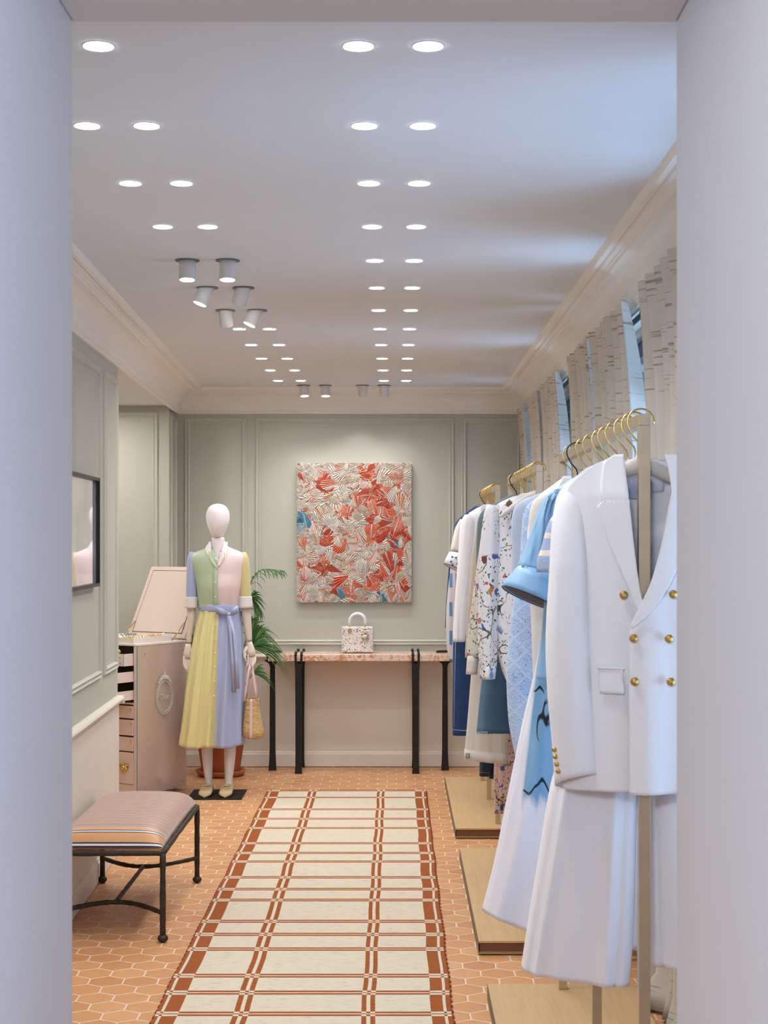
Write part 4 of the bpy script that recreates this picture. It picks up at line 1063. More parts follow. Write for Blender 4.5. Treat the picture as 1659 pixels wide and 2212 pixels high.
# ---- middle rack
Y = 6.24
fs_ = garment('floral_shirt', 'white long-sleeved shirt printed with flowers and vines, front of the middle rack', 'shirt', Y, 1152)
body(MB(), [(1072,1110,1150,.020),(1084,1084,1215,.03),(1098,1062,1236,.036),(1130,1056,1244,.040),(1250,1056,1244,.042),(1350,1060,1244,.042),(1400,1072,1240,.042),(1450,1086,1230,.042),(1478,1098,1215,.040)], Y, .04, amp=.009, lam=.075, seed=41, n=60, ex=.8).build('shirt_body', M['floral'], fs_, solid=.003)
body(MB(), [(1092,1052,1072,.022),(1110,1046,1078,.030),(1180,1038,1076,.036),(1280,1034,1074,.038),(1380,1033,1074,.038),(1430,1035,1073,.038),(1440,1036,1072,.036),(1466,1038,1069,.034)], Y-.02, .04, amp=.006, lam=.05, seed=43, n=36, ex=.95).build('sleeve', M['floral'], fs_, solid=.003)
body(MB(), [(1438,1037,1071,.037),(1466,1039,1069,.036)], Y-.021, .04, amp=.001, n=36, ex=.95).build('cuff', M['white_cotton'], fs_, solid=.003)
# painted vase on the cuff
vm = MB(); yy = Y-.064
vm.prism([P(1059,1466,yy), P(1064,1466,yy), P(1066,1458,yy), P(1063,1450,yy), P(1066,1443,yy), P(1058,1443,yy), P(1061,1450,yy), P(1057,1458,yy)], (0,.001,0))
vm.build('vase_print', plain('blue_print', srgb(84,132,196), .8), fs_)
sheet(MB(), [(1066,1128,1134),(1070,1118,1142),(1080,1113,1146),(1096,1118,1134),(1108,1124,1128)], lambda x, z: Y-.046, Y=Y, nx=6, step=4).build('collar', M['white_cotton'], fs_, solid=.004)
Y = 6.44
ds = garment('denim_skirt', 'faded blue denim skirt with a frayed hem under the floral shirt on the middle rack', 'skirt', Y, 1110, 1500)
body(MB(), [(1400,1050,1180,.03),(1480,1040,1180,.036),(1582,1030,1180,.042)], Y, .04, amp=.006, lam=.09, seed=51, n=50, ex=.75).build('skirt_cloth', M['denim_fade'], ds, solid=.003)
fm_ = MB(); rnd = random.Random(2)
for i in range(120):
    px = 1030+i*.75; yy = Y-.036-.006*math.sin(i*.1); L = rnd.uniform(3, 7)
    fm_.tube([P(px, 1580, yy), P(px+rnd.uniform(-1,1), 1580+L, yy-.001)], .0009, 3)
fm_.build('frayed_hem', plain('pale_frayed_threads', srgb(150,160,162), .9), ds)
Y = 6.64
ca2 = garment('embroidered_cardigan', 'ecru cardigan with a pink shoulder and sprigs of leaves, sleeve behind the floral shirt', 'cardigan', Y, 1130)
body(MB(), [(1084,1118,1160,.012),(1094,1090,1200,.026),(1110,1066,1220,.034),(1200,1058,1220,.036),(1400,1050,1220,.036)], Y, .036, amp=.006, seed=61, ex=.8).build('cardigan_body', M['floral_light'], ca2, solid=.003)
def pinktop():
    m0 = M['floral_light'].copy(); m0.name = 'pink_topped_sprig_print'; nt = m0.node_tree; b = nt.nodes['Principled BSDF']
    src = b.inputs['Base Color'].links[0].from_socket
    tc = nt.nodes.new('ShaderNodeTexCoord'); sp = nt.nodes.new('ShaderNodeSeparateXYZ'); nt.links.new(tc.outputs['Object'], sp.inputs[0])
    gt_ = nt.nodes.new('ShaderNodeMath'); gt_.operation = 'GREATER_THAN'; nt.links.new(sp.outputs[2], gt_.inputs[0]); gt_.inputs[1].default_value = PZ(1222, 6.64)-PZ(1000, 6.64)
    mx = nt.nodes.new('ShaderNodeMix'); mx.data_type = 'RGBA'; nt.links.new(gt_.outputs[0], mx.inputs[0]); nt.links.new(src, mx.inputs[6]); mx.inputs[7].default_value = (*srgb(232,196,200), 1)
    nt.links.new(mx.outputs[2], b.inputs['Base Color']); return m0
body(MB(), [(1102,1062,1078,.022),(1118,1048,1076,.030),(1200,1034,1064,.036),(1300,1020,1058,.038),(1380,1010,1054,.038),(1418,1010,1050,.038)], Y-.02, .04, amp=.006, lam=.05, seed=63, n=36, ex=.95).build('sleeve', pinktop(), ca2, solid=.003)
body(MB(), [(1416,1010,1034,.034),(1430,1009,1033,.034),(1456,1007,1030,.033)], Y-.02, .034, amp=.002, n=30, ex=.95).build('cuff', M['ecru'], ca2, solid=.003)
Y = 7.12
wt = garment('white_trousers', 'cropped off-white trousers with a turned hem hanging lowest at the middle rack', 'trousers', Y, 1060, 1500)
body(MB(), [(1120,1040,1110,.02),(1300,1030,1112,.028),(1400,1024,1110,.03),(1460,1018,1108,.032),(1550,1011,1102,.036),(1636,1003,1094,.038)], Y, .036, amp=.006, lam=.07, seed=71, n=50, ex=.8, hemw=.0).build('leg', M['ecru'], wt, solid=.003)
body(MB(), [(1618,1004,1095,.040),(1640,1003,1094,.041)], Y, .04, amp=.004, lam=.09, seed=71, n=50, ex=.8).build('turned_hem', M['ecru'], wt, solid=.004)
m = MB()
for k in range(5): 
    for q in (0, 1): m.box(tuple(P(1006+q*5, 1628+k*2.4, Y-.048)), tuple(P(1010+q*5, 1626.6+k*2.4, Y-.0465)))
m.build('hem_tab', M['denim_dark'], wt)
l = root_loc(wt)
for o in wt.children:
    for v in o.data.vertices:
        z = v.co.z+l.z
        if z < PZ(1600, Y): v.co.z -= (v.co.x+l.x-PX(1003, Y))*.10
Y = 7.30
pd = garment('pink_floral_dress', 'long pink dress with a floral print, its hem showing below the white trousers', 'dress', Y, 1090, 1500)
body(MB(), [(1300,1080,1150,.03),(1560,1072,1180,.036),(1650,1068,1186,.038),(1700,1067,1188,.04),(1718,1068,1190,.04)], Y, .036, amp=.008, lam=.06, seed=81, n=50).build('dress_cloth', M['floral_pink'], pd, solid=.003)
body(MB(), [(1700,1070,1120,.03),(1756,1068,1118,.032)], Y+.03, .03, amp=.006, lam=.05, seed=82).build('underskirt', M['floral_pink'], pd, solid=.003)
body(MB(), [(1560,1078,1126,.02),(1725,1078,1124,.022)], Y-.055, .02, amp=.004, lam=.05, seed=83).build('tie_panel', M['floral_pink'], pd, solid=.003)
Y = 6.88
bc = garment('green_jacket', 'dark grey green jacket with a pale edge, slice showing left of the pink shoulder', 'jacket', Y, 1110)
body(MB(), [(1070,1100,1130,.02),(1080,1082,1160,.028),(1100,1046,1190,.034),(1130,1032,1200,.036),(1300,1030,1200,.036),(1400,1034,1200,.036)], Y, .03, amp=.004).build('jacket_body', fabric('grey_green_twill', srgb(104,124,128)), bc, solid=.003)
Y = 7.43
bg = garment('beige_coat', 'beige coat at the far end of the middle rack, narrow long sleeve showing', 'coat', Y, 1100)
body(MB(), [(1088,1090,1112,.02),(1098,1064,1140,.03),(1112,1042,1160,.034),(1200,1040,1170,.036),(1400,1036,1170,.036)], Y, .034, amp=.004).build('coat_body', M['beige'], bg, solid=.003)
body(MB(), [(1106,1040,1056,.02),(1130,1030,1050,.026),(1220,1018,1042,.03),(1320,1010,1034,.03),(1420,1005,1022,.028)], Y-.02, .03, amp=.004, lam=.05, seed=91, n=30).build('sleeve', M['beige'], bg, solid=.003)
# ---- farthest rack
Y = 8.60
ws = garment('white_long_shirt', 'white long-sleeved shirt at the front of the farthest rack', 'shirt', Y, 1066)
body(MB(), [(1090,1050,1076,.02),(1098,1030,1104,.03),(1108,1014,1118,.036),(1125,1006,1122,.04),(1250,1006,1122,.042),(1380,1010,1122,.042)], Y, .04, amp=.007, lam=.07, seed=101, ex=.8).build('shirt_body', M['white_cotton'], ws, solid=.003)
body(MB(), [(1112,1004,1018,.022),(1128,996,1026,.032),(1200,990,1022,.038),(1300,983,1012,.038),(1360,979,1006,.036),(1386,979,1004,.035)], Y-.02, .04, amp=.007, lam=.06, seed=103, n=36, ex=.95).build('sleeve', M['white_cotton'], ws, solid=.003)
sheet(MB(), [(1090,1044,1054),(1096,1036,1058),(1104,1038,1050),(1110,1040,1044)], lambda x, z: Y-.046, Y=Y, nx=5, step=4).build('collar', M['white_cotton'], ws, solid=.004)
Y = 8.98
bt = garment('bow_cuff_blouse', 'white blouse with blue bows printed on its wide short cuff on the farthest rack', 'blouse', Y, 1060)
body(MB(), [(1100,1040,1068,.02),(1108,1020,1100,.03),(1120,1002,1110,.036),(1200,998,1110,.04),(1370,998,1110,.04)], Y, .04, amp=.006, lam=.06, seed=111).build('blouse_body', M['ecru'], bt, solid=.003)
sm = MB(); body(sm, [(1122,994,1008,.02),(1140,984,1008,.032),(1170,977,1006,.040),(1193,972,1004,.044)], Y-.02, .04, amp=.006, lam=.05, seed=113, n=36, ex=.95); sm.build('sleeve', M['ecru'], bt, solid=.003)
def tr2(cx, cy, w_, sl, d, n=36):
    r = w_*Y/F/2; return [(PX(cx, Y)+r*math.cos(2*PI*j/n), Y-.02+d*math.sin(2*PI*j/n), PZ(cy, Y)-sl*r*math.cos(2*PI*j/n)-.15*d*math.sin(2*PI*j/n)) for j in range(n)]
cf = MB(); cf.loft([tr2(988,1196,34,.25,.046), tr2(984,1212,40,.35,.052), tr2(980,1226,42,.45,.056)], 0, False, False); c0 = cf.build('cuff', M['white_cotton'], bt, solid=.003)
rr_ = tr2(980,1227,42.5,.45,.0565); m = MB().tube(rr_+[rr_[0], rr_[1]], .0014, 6, cap=False); rr_ = tr2(988,1195,34.5,.25,.0465); m.tube(rr_+[rr_[0], rr_[1]], .0012, 6, cap=False); m.build('piping', M['navy'], c0)
m = MB()
for (cx, cy, a) in ((981,1204,.2),(976,1217,1.2),(992,1216,-.4)):
    yy = Y-.080
    for s_ in (-1, 1):
        pts = [(cx, cy)]+[(cx+s_*6*math.cos(a)+q*3*math.sin(a), cy+s_*6*math.sin(a)-q*3*math.cos(a)) for q in (-1, 1)]
        m.prism([P(p[0], p[1], yy) for p in pts], (0, .0012, 0))
m.build('bow_print', plain('navy_print', srgb(64,96,140), .8), c0)
Y = 9.20
jn = garment('jeans', 'indigo jeans with pale side stitching below the white shirt on the farthest rack', 'jeans', Y, 1010, 1500)
body(MB(), [(1330,980,1052,.03),(1390,979,1050,.034),(1480,978,1046,.036),(1560,977,1042,.038),(1588,978,1040,.038)], Y, .036, amp=.003, lam=.1, seed=121, ex=.8).build('leg', M['denim'], jn, solid=.003)
m = MB(); m.tube([P(984, 1386, Y-.036), P(982, 1480, Y-.038), P(981, 1570, Y-.040)], .0011, 5); m.tube([P(979, 1576, Y-.036), P(1000, 1578, Y-.042), P(1036, 1580, Y-.040)], .0011, 5); m.build('stitching', M['stitch'], jn)
Y = 9.02
dj = garment('dark_jeans', 'dark indigo jeans hem hanging lowest above the far platform, beside a brass post', 'jeans', Y, 1050, 1550)
body(MB(), [(1400,1030,1070,.03),(1600,1036,1068,.032),(1676,1036,1058,.032)], Y, .03, amp=.003, lam=.08, seed=131).build('leg', M['denim_dark'], dj, solid=.003)
body(MB(), [(1400,1050,1090,.03),(1600,1056,1090,.032),(1681,1057,1085,.032)], Y+.03, .03, amp=.003, lam=.08, seed=132).build('leg', M['denim_dark'], dj, solid=.003)
m = MB(); m.tube([P(1037, 1668, Y-.033), P(1057, 1670, Y-.033)], .0009, 5); m.build('stitching', M['stitch_o'], dj)
Y = 9.45
ckd = garment('check_dress', 'pink and blue checked dress edge showing left of the white shirt on the farthest rack', 'dress', Y, 1030, 1300)
body(MB(), [(1120,1010,1060,.02),(1150,985,1080,.03),(1240,972,1080,.034),(1330,964,1080,.036),(1400,966,1080,.036),(1430,972,1070,.036)], Y, .034, amp=.005, lam=.06, seed=141).build('dress_cloth', M['check'], ckd, solid=.003)
Y = 9.72
nv = garment('navy_dress', 'navy blue dress at the far end of the farthest rack, thin belt hanging', 'dress', Y, 1030, 1300)
body(MB(), [(1094,1026,1050,.02),(1110,1004,1066,.028),(1130,984,1070,.032),(1180,978,1070,.034),(1400,984,1070,.034)], Y, .03, amp=.004, seed=151).build('dress_cloth', M['navy'], nv, solid=.003)
m = MB(); m.tube([P(984, 1136, Y-.03), P(972, 1220, Y-.03), P(966, 1300, Y-.03), P(963.5, 1350, Y-.03)], .006, 8, flat=.5, up=(0,1,0)); m.ell(P(963.5, 1352, Y-.03), (.006,.005,.016)); m.build('belt', M['navy'], nv)
# ------------------------------------------------------------------ mannequin
YM = 9.80
M['mann'] = fabric('mannequin_cloth', srgb(232,226,228), weave=900, strength=.25, wr=.1)
M['mann_limb'] = plain('mannequin_limb', srgb(222,206,194), .55, var=.02)
mq = thing('mannequin', 'white egg-headed shop mannequin in a pastel patchwork shirt dress standing on a black plate', 'mannequin', (PX(469, YM), YM, 0))
MB().box((-1.237, 9.585, 0), (-.913, 9.94, .008)).build('base_plate', M['black_iron'], mq, bevel=.001)
def ov(rows, Yc, b, n=32, ex=1.0, cap=(True, True), mb=None, step=5, dy=None):
    m = mb or MB(); R_ = smooth_rows([tuple(r) if len(r) == 4 else (*r, b) for r in rows], step); rings = []
    for py, l, r_, d in R_:
        z = PZ(py, Yc); xl, xr = PX(l, Yc), PX(r_, Yc); xc = (xl+xr)/2; a = (xr-xl)/2; rings.append([])
        oy = dy(py) if dy else 0
        for j in range(n):
            c, s_ = math.cos(2*PI*j/n), math.sin(2*PI*j/n)
            rings[-1].append((xc+a*math.copysign(abs(c)**ex, c), Yc+oy+d*math.copysign(abs(s_)**ex, s_), z))
    return m.loft(rings, 0, *cap)
# head: egg
ov([(1088.2,467.5,472.5,.004),(1089.5,461,480,.03),(1092.5,455,486,.052),(1097,450.5,490.5,.070),(1104,447,494,.085),(1112,445.4,495.6,.093),(1120,445.2,495.8,.097),(1130,447,494.3,.098),(1140,450.2,490.8,.092),(1150,454.5,486,.080),(1157,457.6,482.5,.067),(1161,459.5,481,.058)], YM, .09, n=48).build('head', M['mann'], mq)
# body: neck, chest, legs as one mesh
bd = MB()
ov([(1160.5,457.5,484.5,.050),(1175,457,485,.050),(1186,454,488,.052),(1194,446,496,.055),(1202,432,510,.060),(1215,426,520,.072),(1250,430,518,.082),(1300,440,508,.075),(1340,432,516,.085),(1400,432,514,.085),(1430,440,508,.07)], YM, .08, mb=bd)
for (a, b) in ((434,461),(483,511)):
    s_ = -1 if a < 470 else 1
    ov([(1400,a-2,b+2,.07),(1500,a-1,b+1,.062),(1590,a,b,.052),(1612,a+1,b-1,.052),(1640,a+3,b-1.5,.050),(1665,a+6,b-2,.040),(1685,a+9,b-2.5,.032),(1695,a+10,b-2.5,.032),(1708,a+9,b-1,.034)] if s_ < 0 else
       [(1400,a-2,b+2,.07),(1500,a-1,b+1,.062),(1590,a,b,.052),(1612,a+1,b-1,.052),(1640,a+1.5,b-3,.050),(1665,a+2,b-6,.040),(1685,a+2.5,b-9,.032),(1695,a+2.5,b-9,.032),(1708,a+1,b-8,.034)], YM, .05, mb=bd)
bd.build('body', M['mann'], mq)
# arms (lower sleeves' edge to wrist)
ov([(1198,412,424,.02),(1250,408,424,.03),(1300,404,424,.034),(1314,404.5,423,.034),(1340,405,421,.032),(1370,403,416,.026),(1388,402,414,.023)], YM, .03).build('arm', M['mann_limb'], mq)
ov([(1198,522,533,.02),(1250,520,536,.03),(1300,520,539,.034),(1314,521,541,.034),(1340,524,543,.032),(1370,529,544.5,.026),(1384,531,544.5,.024)], YM, .03).build('arm', M['mann_limb'], mq)
# hands
def hand(wx, wz, y, sgn, lean, name='hand'):
    """palm plus four fingers and a thumb, hanging down; sgn: +1 thumb on the left of the picture"""
    m = MB(); m.tube([(wx, y, wz+.003), (wx+lean*.02, y-.002, wz-.02), (wx+lean*.05, y-.004, wz-.055), (wx+lean*.075, y-.008, wz-.085)], [.0155,.021,.027,.025], 14, flat=.6, up=(0,1,0))
    for k, (off, L) in enumerate(((-.020,.066),(-.007,.078),(.007,.074),(.019,.058))):
        bx = wx+lean*.075+off*.9; bz = wz-.083
        pts = [(bx, y-.006+off*.2, bz+.010), (bx+lean*.004+off*.12, y-.010, bz-L*.4), (bx-sgn*.004+off*.15, y-.016-.004*k, bz-L*.75), (bx-sgn*.010+off*.1, y-.026-.004*k, bz-L)]
        m.tube(pts, [.0092,.0086,.0076,.0058], 8)
        m.ell(pts[-1], (.0058,.0058,.0058), 8, 6)
    tp = [(wx+lean*.02-sgn*.016, y-.008, wz-.028), (wx+lean*.03-sgn*.033, y-.022, wz-.055), (wx+lean*.04-sgn*.034, y-.034, wz-.085), (wx+lean*.05-sgn*.026, y-.040, wz-.108)]
    m.tube(tp, [.0105,.0100,.0090,.0068], 8); m.ell(tp[-1], (.0068,.0068,.0068), 8, 6)
    m.build(name, M['mann_limb'], mq)
hand(PX(538.5, YM), PZ(1387, YM), YM-.01, 1, .22)
hand(PX(407.5, YM), PZ(1391, YM), YM-.01, -1, -.05)
# dress
def dressmat(name, col, gloss=.42):
    t = NT(name); co = t.coord()
    c = t.mix(t.noise(t.mapping(co, (60, 60, 6)), 1, 3), tuple(x*.95 for x in col), tuple(min(1, x*1.04) for x in col))
    t.bump(t.noise(t.mapping(co, (70, 70, 5)), 1, 2), .28, .004); return t.fin(c, gloss, 0, .4, sheen=.25)
GR, PK, YE_, LI, WH = (dressmat('pastel_green_silk', srgb(178,196,166)), dressmat('pastel_pink_silk', srgb(228,208,210)), dressmat('pastel_yellow_silk', srgb(220,212,152)),
    dressmat('periwinkle_silk', srgb(166,176,214)), dressmat('white_silk', srgb(226,222,224)))
SY = dressmat('mustard_yellow_silk', srgb(208,194,138))
YG = dressmat('deep_yellow_silk', srgb(206,194,132))
XMID = PX(475, YM)
rows = [(1179,455,489,.050),(1184,446,499,.060),(1190,430,514,.064),(1196,416,528,.070),(1204,411,532,.078),(1225,415,530,.088),(1250,421,527,.100),(1268,425,524,.104),(1290,427,520,.092),(1305,429,517,.082),(1314,430,516,.080)]
R_ = smooth_rows(rows, 3); rings = []; n = 96; ff = folds(1, .035, 5)
for py, l, r_, d in R_:
    z = PZ(py, YM); xl, xr = PX(l, YM), PX(r_, YM); xc = (xl+xr)/2; a = (xr-xl)/2; k = max(0, (py-1240)/70); ring = []
    for j in range(n):
        th = -PI/2+2*PI*j/n; c, s_ = math.cos(th), math.sin(th)
        x = xc+a*math.copysign(abs(c)**.85, c); dy = d*math.copysign(abs(s_)**.85, s_)
        if s_ < 0 and py < 1240: dy -= .008*math.sin(PI*min(1, max(0, (py-1190)/50)))
        ring.append((x, YM+dy+.004*k*ff(x, z*.1), z))
    rings.append(ring)
bm_ = MB(); bm_.loft(rings, 0, False, False)
def vneck(c):
    t = (PZ(1176, YM)-c.z)/(PZ(1176, YM)-PZ(1214, YM)); return c.y < YM and abs(c.x-PX(470+3*t, YM)) < (1-t)*.036
nf, nm_ = [], []
for f in bm_.f:
    c = sum((bm_.v[i] for i in f), Vector())/4
    if vneck(c): continue
    nf.append(f); nm_.append(0 if (c.x < XMID and c.y < YM+.01) else (1 if c.y < YM+.01 else 2))
bm_.f = nf; bm_.m = nm_; bm_.sm = [True]*len(nf)
bo = bm_.build('bodice', [GR, PK, LI], mq, solid=.002)
# placket and buttons
def yfr(py): 
    for a, b in zip(R_, R_[1:]):
        if a[0] <= py <= b[0]: return YM-lerp(a[3], b[3], (py-a[0])/(b[0]-a[0]))
    return YM-.085
for py in (1229, 1258, 1288): button(bo, 470, py, YM, yfr(py)-.010, .0052, WH)
m = MB(); m.loft([[(PX(x_, YM), yfr(py)-.004, PZ(py, YM)) for x_ in (464.5, 475)] for py in (1222,1240,1260,1280,1300,1312)], 0, False, False, False); m.build('placket', GR, bo, solid=.003)
# collar wings
def wing(pts, yy, nm='collar'):
    m = MB(); m.prism([(PX(a, YM), y_, PZ(b, YM)) for (a, b, y_) in pts], (0, .003, .0)); return m.build(nm, WH, bo, bevel=.001)
yc = YM
wing([(456,1168,yc-.030),(447,1180,yc-.048),(445.5,1186,yc-.060),(452,1202,yc-.082),(454.5,1207,yc-.088),(457,1196,yc-.082),(459,1188,yc-.066),(457.5,1176,yc-.048)], yc)
wing([(486,1168,yc-.030),(493,1177,yc-.045),(496.5,1185,yc-.060),(491.5,1199,yc-.082),(490,1209,yc-.090),(483,1195,yc-.080),(483,1184,yc-.064),(485.5,1176,yc-.048)], yc)
for (pts, mt) in (([(455,1190,-.070),(460,1196,-.078),(470.5,1211,-.094),(475,1225,-.101),(471,1229,-.101),(461,1214,-.095),(452.5,1196,-.080)], GR), ([(487,1190,-.070),(482,1196,-.080),(475,1212,-.094),(474,1222,-.100),(479,1220,-.100),(486,1208,-.092),(490,1196,-.080)], PK)):
    m = MB(); m.prism([(PX(a, YM), YM+y_-.004, PZ(b, YM)) for (a, b, y_) in pts], (0, .003, 0)); m.build('neck_facing', mt, bo)
m = MB(); m.loft([[(PX(471, YM)+.052*math.cos(a)*(1+.1*k), YM+.005+.058*math.sin(a), PZ(1186-k*16, YM)) for a in np.linspace(-.35, PI+.35, 22)] for k in (0, .5, 1)], 0, False, False, False); m.build('collar_stand', WH, bo, solid=.003)
# sleeves with cuffs
for (rws, cfr, mt) in (([(1192,412,418,.02),(1200,407,424,.036),(1215,404.5,426,.046),(1250,403,426,.050),(1293,402,426,.050)], [(1289,401,428,.054),(1291,400.6,428.4,.054),(1313.5,399.4,426.5,.053)], LI),
                       ([(1193,524,531,.02),(1201,519,535.5,.036),(1215,517.5,538,.046),(1250,517,540,.050),(1292,517,542,.050)], [(1288,515,543.5,.054),(1290,515,543.8,.054),(1313,516,544.5,.053)], SY)):
    m = MB(); body(m, rws, YM-.005, .05, amp=.004, lam=.08, seed=7, n=32, ex=.95, step=5); s0 = m.build('sleeve', mt, mq, solid=.002)
    m = MB(); body(m, cfr, YM-.005, .05, amp=.001, n=32, ex=.95, step=5, cap=False); m.build('cuff', WH, s0, solid=.003)
# skirt: pleated cone with panels of colour
rws = [(1310,430,518,.080),(1322,430,519,.086),(1350,423,522,.105),(1400,414,525,.130),(1450,407,527,.150),(1500,400,527,.168),(1560,393,527,.185),(1608,386,527,.198)]
R_ = smooth_rows(rws, 6); rings = []; n = 220; rnd = random.Random(9)
for py, l, r_, d in R_:
    z = PZ(py, YM); xl, xr = PX(l, YM), PX(r_, YM); xc = (xl+xr)/2; a = (xr-xl)/2; k = (py-1310)/298; ring = []
    for j in range(n):
        th = -PI/2+2*PI*j/n; c, s_ = math.cos(th), math.sin(th)
        w_ = .5*math.sin(11*th+.6)+.32*math.sin(17*th+1.9+.5*k)+.25*math.sin(29*th+2.2)*(1-k)*.8
        x = xc+a*c*(1+.0*w_); dy = d*s_
        am = .005+.030*k**.8
        ring.append((x+c*w_*am*.35, YM+dy+s_*w_*am, z+k*k*.004*math.sin(11*th+.6)-k*.005*math.sin(5*th)))
    rings.append(ring)
sk = MB(); sk.loft(rings, 0, False, False)
for i, f in enumerate(sk.f):
    c = sum((sk.v[q] for q in f), Vector())/4; k = (PZ(1310, YM)-c.z)/(PZ(1310, YM)-PZ(1608, YM))
    xm = PX(475.5-5*k*k, YM)
    if c.y < YM+.0: sk.m[i] = 0 if c.x < xm-.030 else (3 if c.x < xm else 1)
    else: sk.m[i] = 2 if c.x < xm else 4
so = sk.build('skirt', [YE_, LI, PK, YG, GR], mq, solid=.002)
# button row down the skirt, read off the skirt front
def front_y(x, z):
    best = 9e9; yy = YM-.1
    for v in sk.v:
        if v.y < YM:
            q = (v.x-x)**2+(v.z-z)**2
            if q < best: best = q; yy = v.y
    return yy
for py in (1348,1378,1407,1436,1467,1497,1526): 
    k = (py-1310)/298; px = 471-3.5*k*k; button(so, px, py, YM, front_y(PX(px, YM), PZ(py, YM))-.004, .0050, WH)
# belt with bow and tails
bl2 = MB(); rg_ = []
for z_, g in ((1305,.0),(1307,.003),(1318,.003),(1320,.0)):
    rg_.append([(PX(474, YM)+(.124+g)*math.cos(-PI/2+2*PI*j/48), YM+(.086+g)*math.sin(-PI/2+2*PI*j/48), PZ(z_-1.5+4*(.5+.5*math.cos(-PI/2+2*PI*j/48)), YM)) for j in range(48)])
bl2.loft(rg_, 0, False, False); be = bl2.build('belt', LI, mq, solid=.002)
yk = YM-.108
bw_ = MB(); kx, kz = PX(499, YM), PZ(1325, YM)
bw_.ell((kx, yk, kz), (.014,.012,.012), 12, 8)
def ribbon(pts, wds, m, th=.0015):
    rg_ = []
    for (p, w_) in zip(pts, wds):
        rg_.append([Vector(p)+Vector((0,-th,w_)), Vector(p)+Vector((0,th,w_)), Vector(p)+Vector((0,th,-w_)), Vector(p)+Vector((0,-th,-w_))])
    m.loft(rg_)
for s_, ex_, ez in ((-1, 470, 1316), (1, 519, 1313)):
    ribbon([(kx, yk, kz), (lerp(kx, PX(ex_, YM), .5), yk-.018, lerp(kz, PZ(ez, YM), .5)+.004), (PX(ex_, YM), yk-.006, PZ(ez, YM)), (lerp(kx, PX(ex_, YM), .5), yk+.008, lerp(kz, PZ(ez, YM), .5)-.006), (kx, yk+.004, kz-.004)], [.006,.020,.022,.018,.006], bw_)
bw_.build('bow', LI, be)
tl = MB()
for (ptsx, sd) in (([(499,1328),(503,1360),(508,1420),(512,1490)], 0), ([(500,1328),(510,1365),(516,1420),(519,1482)], 1)):
    rg_ = []
    for i, (a, b) in enumerate(ptsx):
        for q in range(1):
            x, z = PX(a, YM), PZ(b, YM); y = YM-.115-.022*i-.004*sd; w_ = .014
            rg_.append([(x-w_, y, z), (x, y-.003, z), (x+w_, y, z), (x, y+.003, z)])
    tl.loft(rg_)
tl.build('sash_tail', LI, be)
# shoes
M['tan'] = fabric('tan_woven_leather', srgb(206,182,142), weave=300, strength=.6, rough=.6)
for (x, lab) in ((PX(449, YM), 'a'), (PX(492.5, YM), 'b')):
    m = MB(); rg_ = []
    for k in range(21):
        u = k/20; y = 9.62+u*.24
        wd = .039*(math.sin(PI*min(1, max(.02, u*1.35+.10))/1.0 if u < .3 else PI/2)**.6)*(1-.22*u) if u < 1 else .01
        wd = .041*min(1, (u/.16)**.42+.12)*(1-.20*u)*(1 if u < .93 else (1-u)/.07*.6+.4)
        ht = .030+.034*min(1, u*1.8) if u < .5 else .060+.0*u
        ht *= min(1, (u/.12)**.5+.2)
        rg_.append([(x+wd*math.cos(2*PI*j/20), y, .009+ht*(.5+.5*math.copysign(abs(math.sin(2*PI*j/20))**.8, math.sin(2*PI*j/20)))) for j in range(20)])
    m.loft(rg_); so_ = m.build('shoe', M['tan'], mq)
    m = MB(); pts = [(x+.028*math.cos(a), 9.685-.042*math.sin(a), .058+.012*(1-math.sin(a))) for a in np.linspace(-.1, PI+.1, 18)]
    m.tube(pts, .0028, 6); m.build('seam', plain('moccasin_seam', srgb(176,150,108), .7), so_)
    m = MB(); m.prism([(x-.020, 9.72, .066), (x-.017, 9.70, .065), (x, 9.692, .064), (x+.017, 9.70, .065), (x+.020, 9.72, .066), (x, 9.74, .068)], (0,0,.004)); m.build('tongue', M['tan'], so_)
# ------------------------------------------------------------------ straw tote held by the mannequin
def straw():
    t = NT('woven_straw'); co = t.coord()
    n = t.noise(t.mapping(co, (26, 26, 120)), 1, 4, .6)
    vo = t.n('ShaderNodeTexVoronoi', {'Vector': t.mapping(co, (1,1,.8)), 'Scale': 22}, feature='DISTANCE_TO_EDGE')
    c = t.ramp(n, [(.3, srgb(164,128,84)), (.5, srgb(196,162,112)), (.7, srgb(214,186,140))]); c = t.mix(t.ramp(vo.outputs['Distance'], [(.0, (1,1,1)), (.03, (0,0,0))]), c, srgb(222,196,152))
    t.bump(t.m('ADD', n, vo.outputs['Distance']), .7, .003); return t.fin(c, .8, 0, .2)
YB_ = 9.77
tb = thing('tote_bag', 'straw bucket tote with a pale pink stripe hanging from the mannequin hand', 'bag', (PX(546, YB_), YB_, PZ(1594, YB_)))
straw_m = straw()
pinkm = plain('pale_pink_leather', srgb(224,188,190), .55)
rws = [(1509,530,559,.045),(1530,528.5,560.5,.052),(1560,525.5,565.5,.062),(1582,524,570.5,.068),(1590,527,569,.066),(1594,534,563,.055)]
bt_ = MB(); ov(rws, YB_, .06, n=40, ex=.8, cap=(False, True), mb=bt_); bt_.build('basket', straw_m, tb, solid=.004)
m = MB(); R_ = smooth_rows(rws, 6)
m.loft([[(PX(544, YB_)+q*.008, YB_-d-.004, PZ(py, YB_)) for q in (-1, 1)] for py, l, r_, d in R_], 0, False, False, False); m.build('stripe', pinkm, tb, solid=.003)
m = MB(); m.tube([(PX(530, YB_)+.0405*(1-math.cos(0))+0, YB_, 0)]*1+[(0,0,0)], .001) if False else None
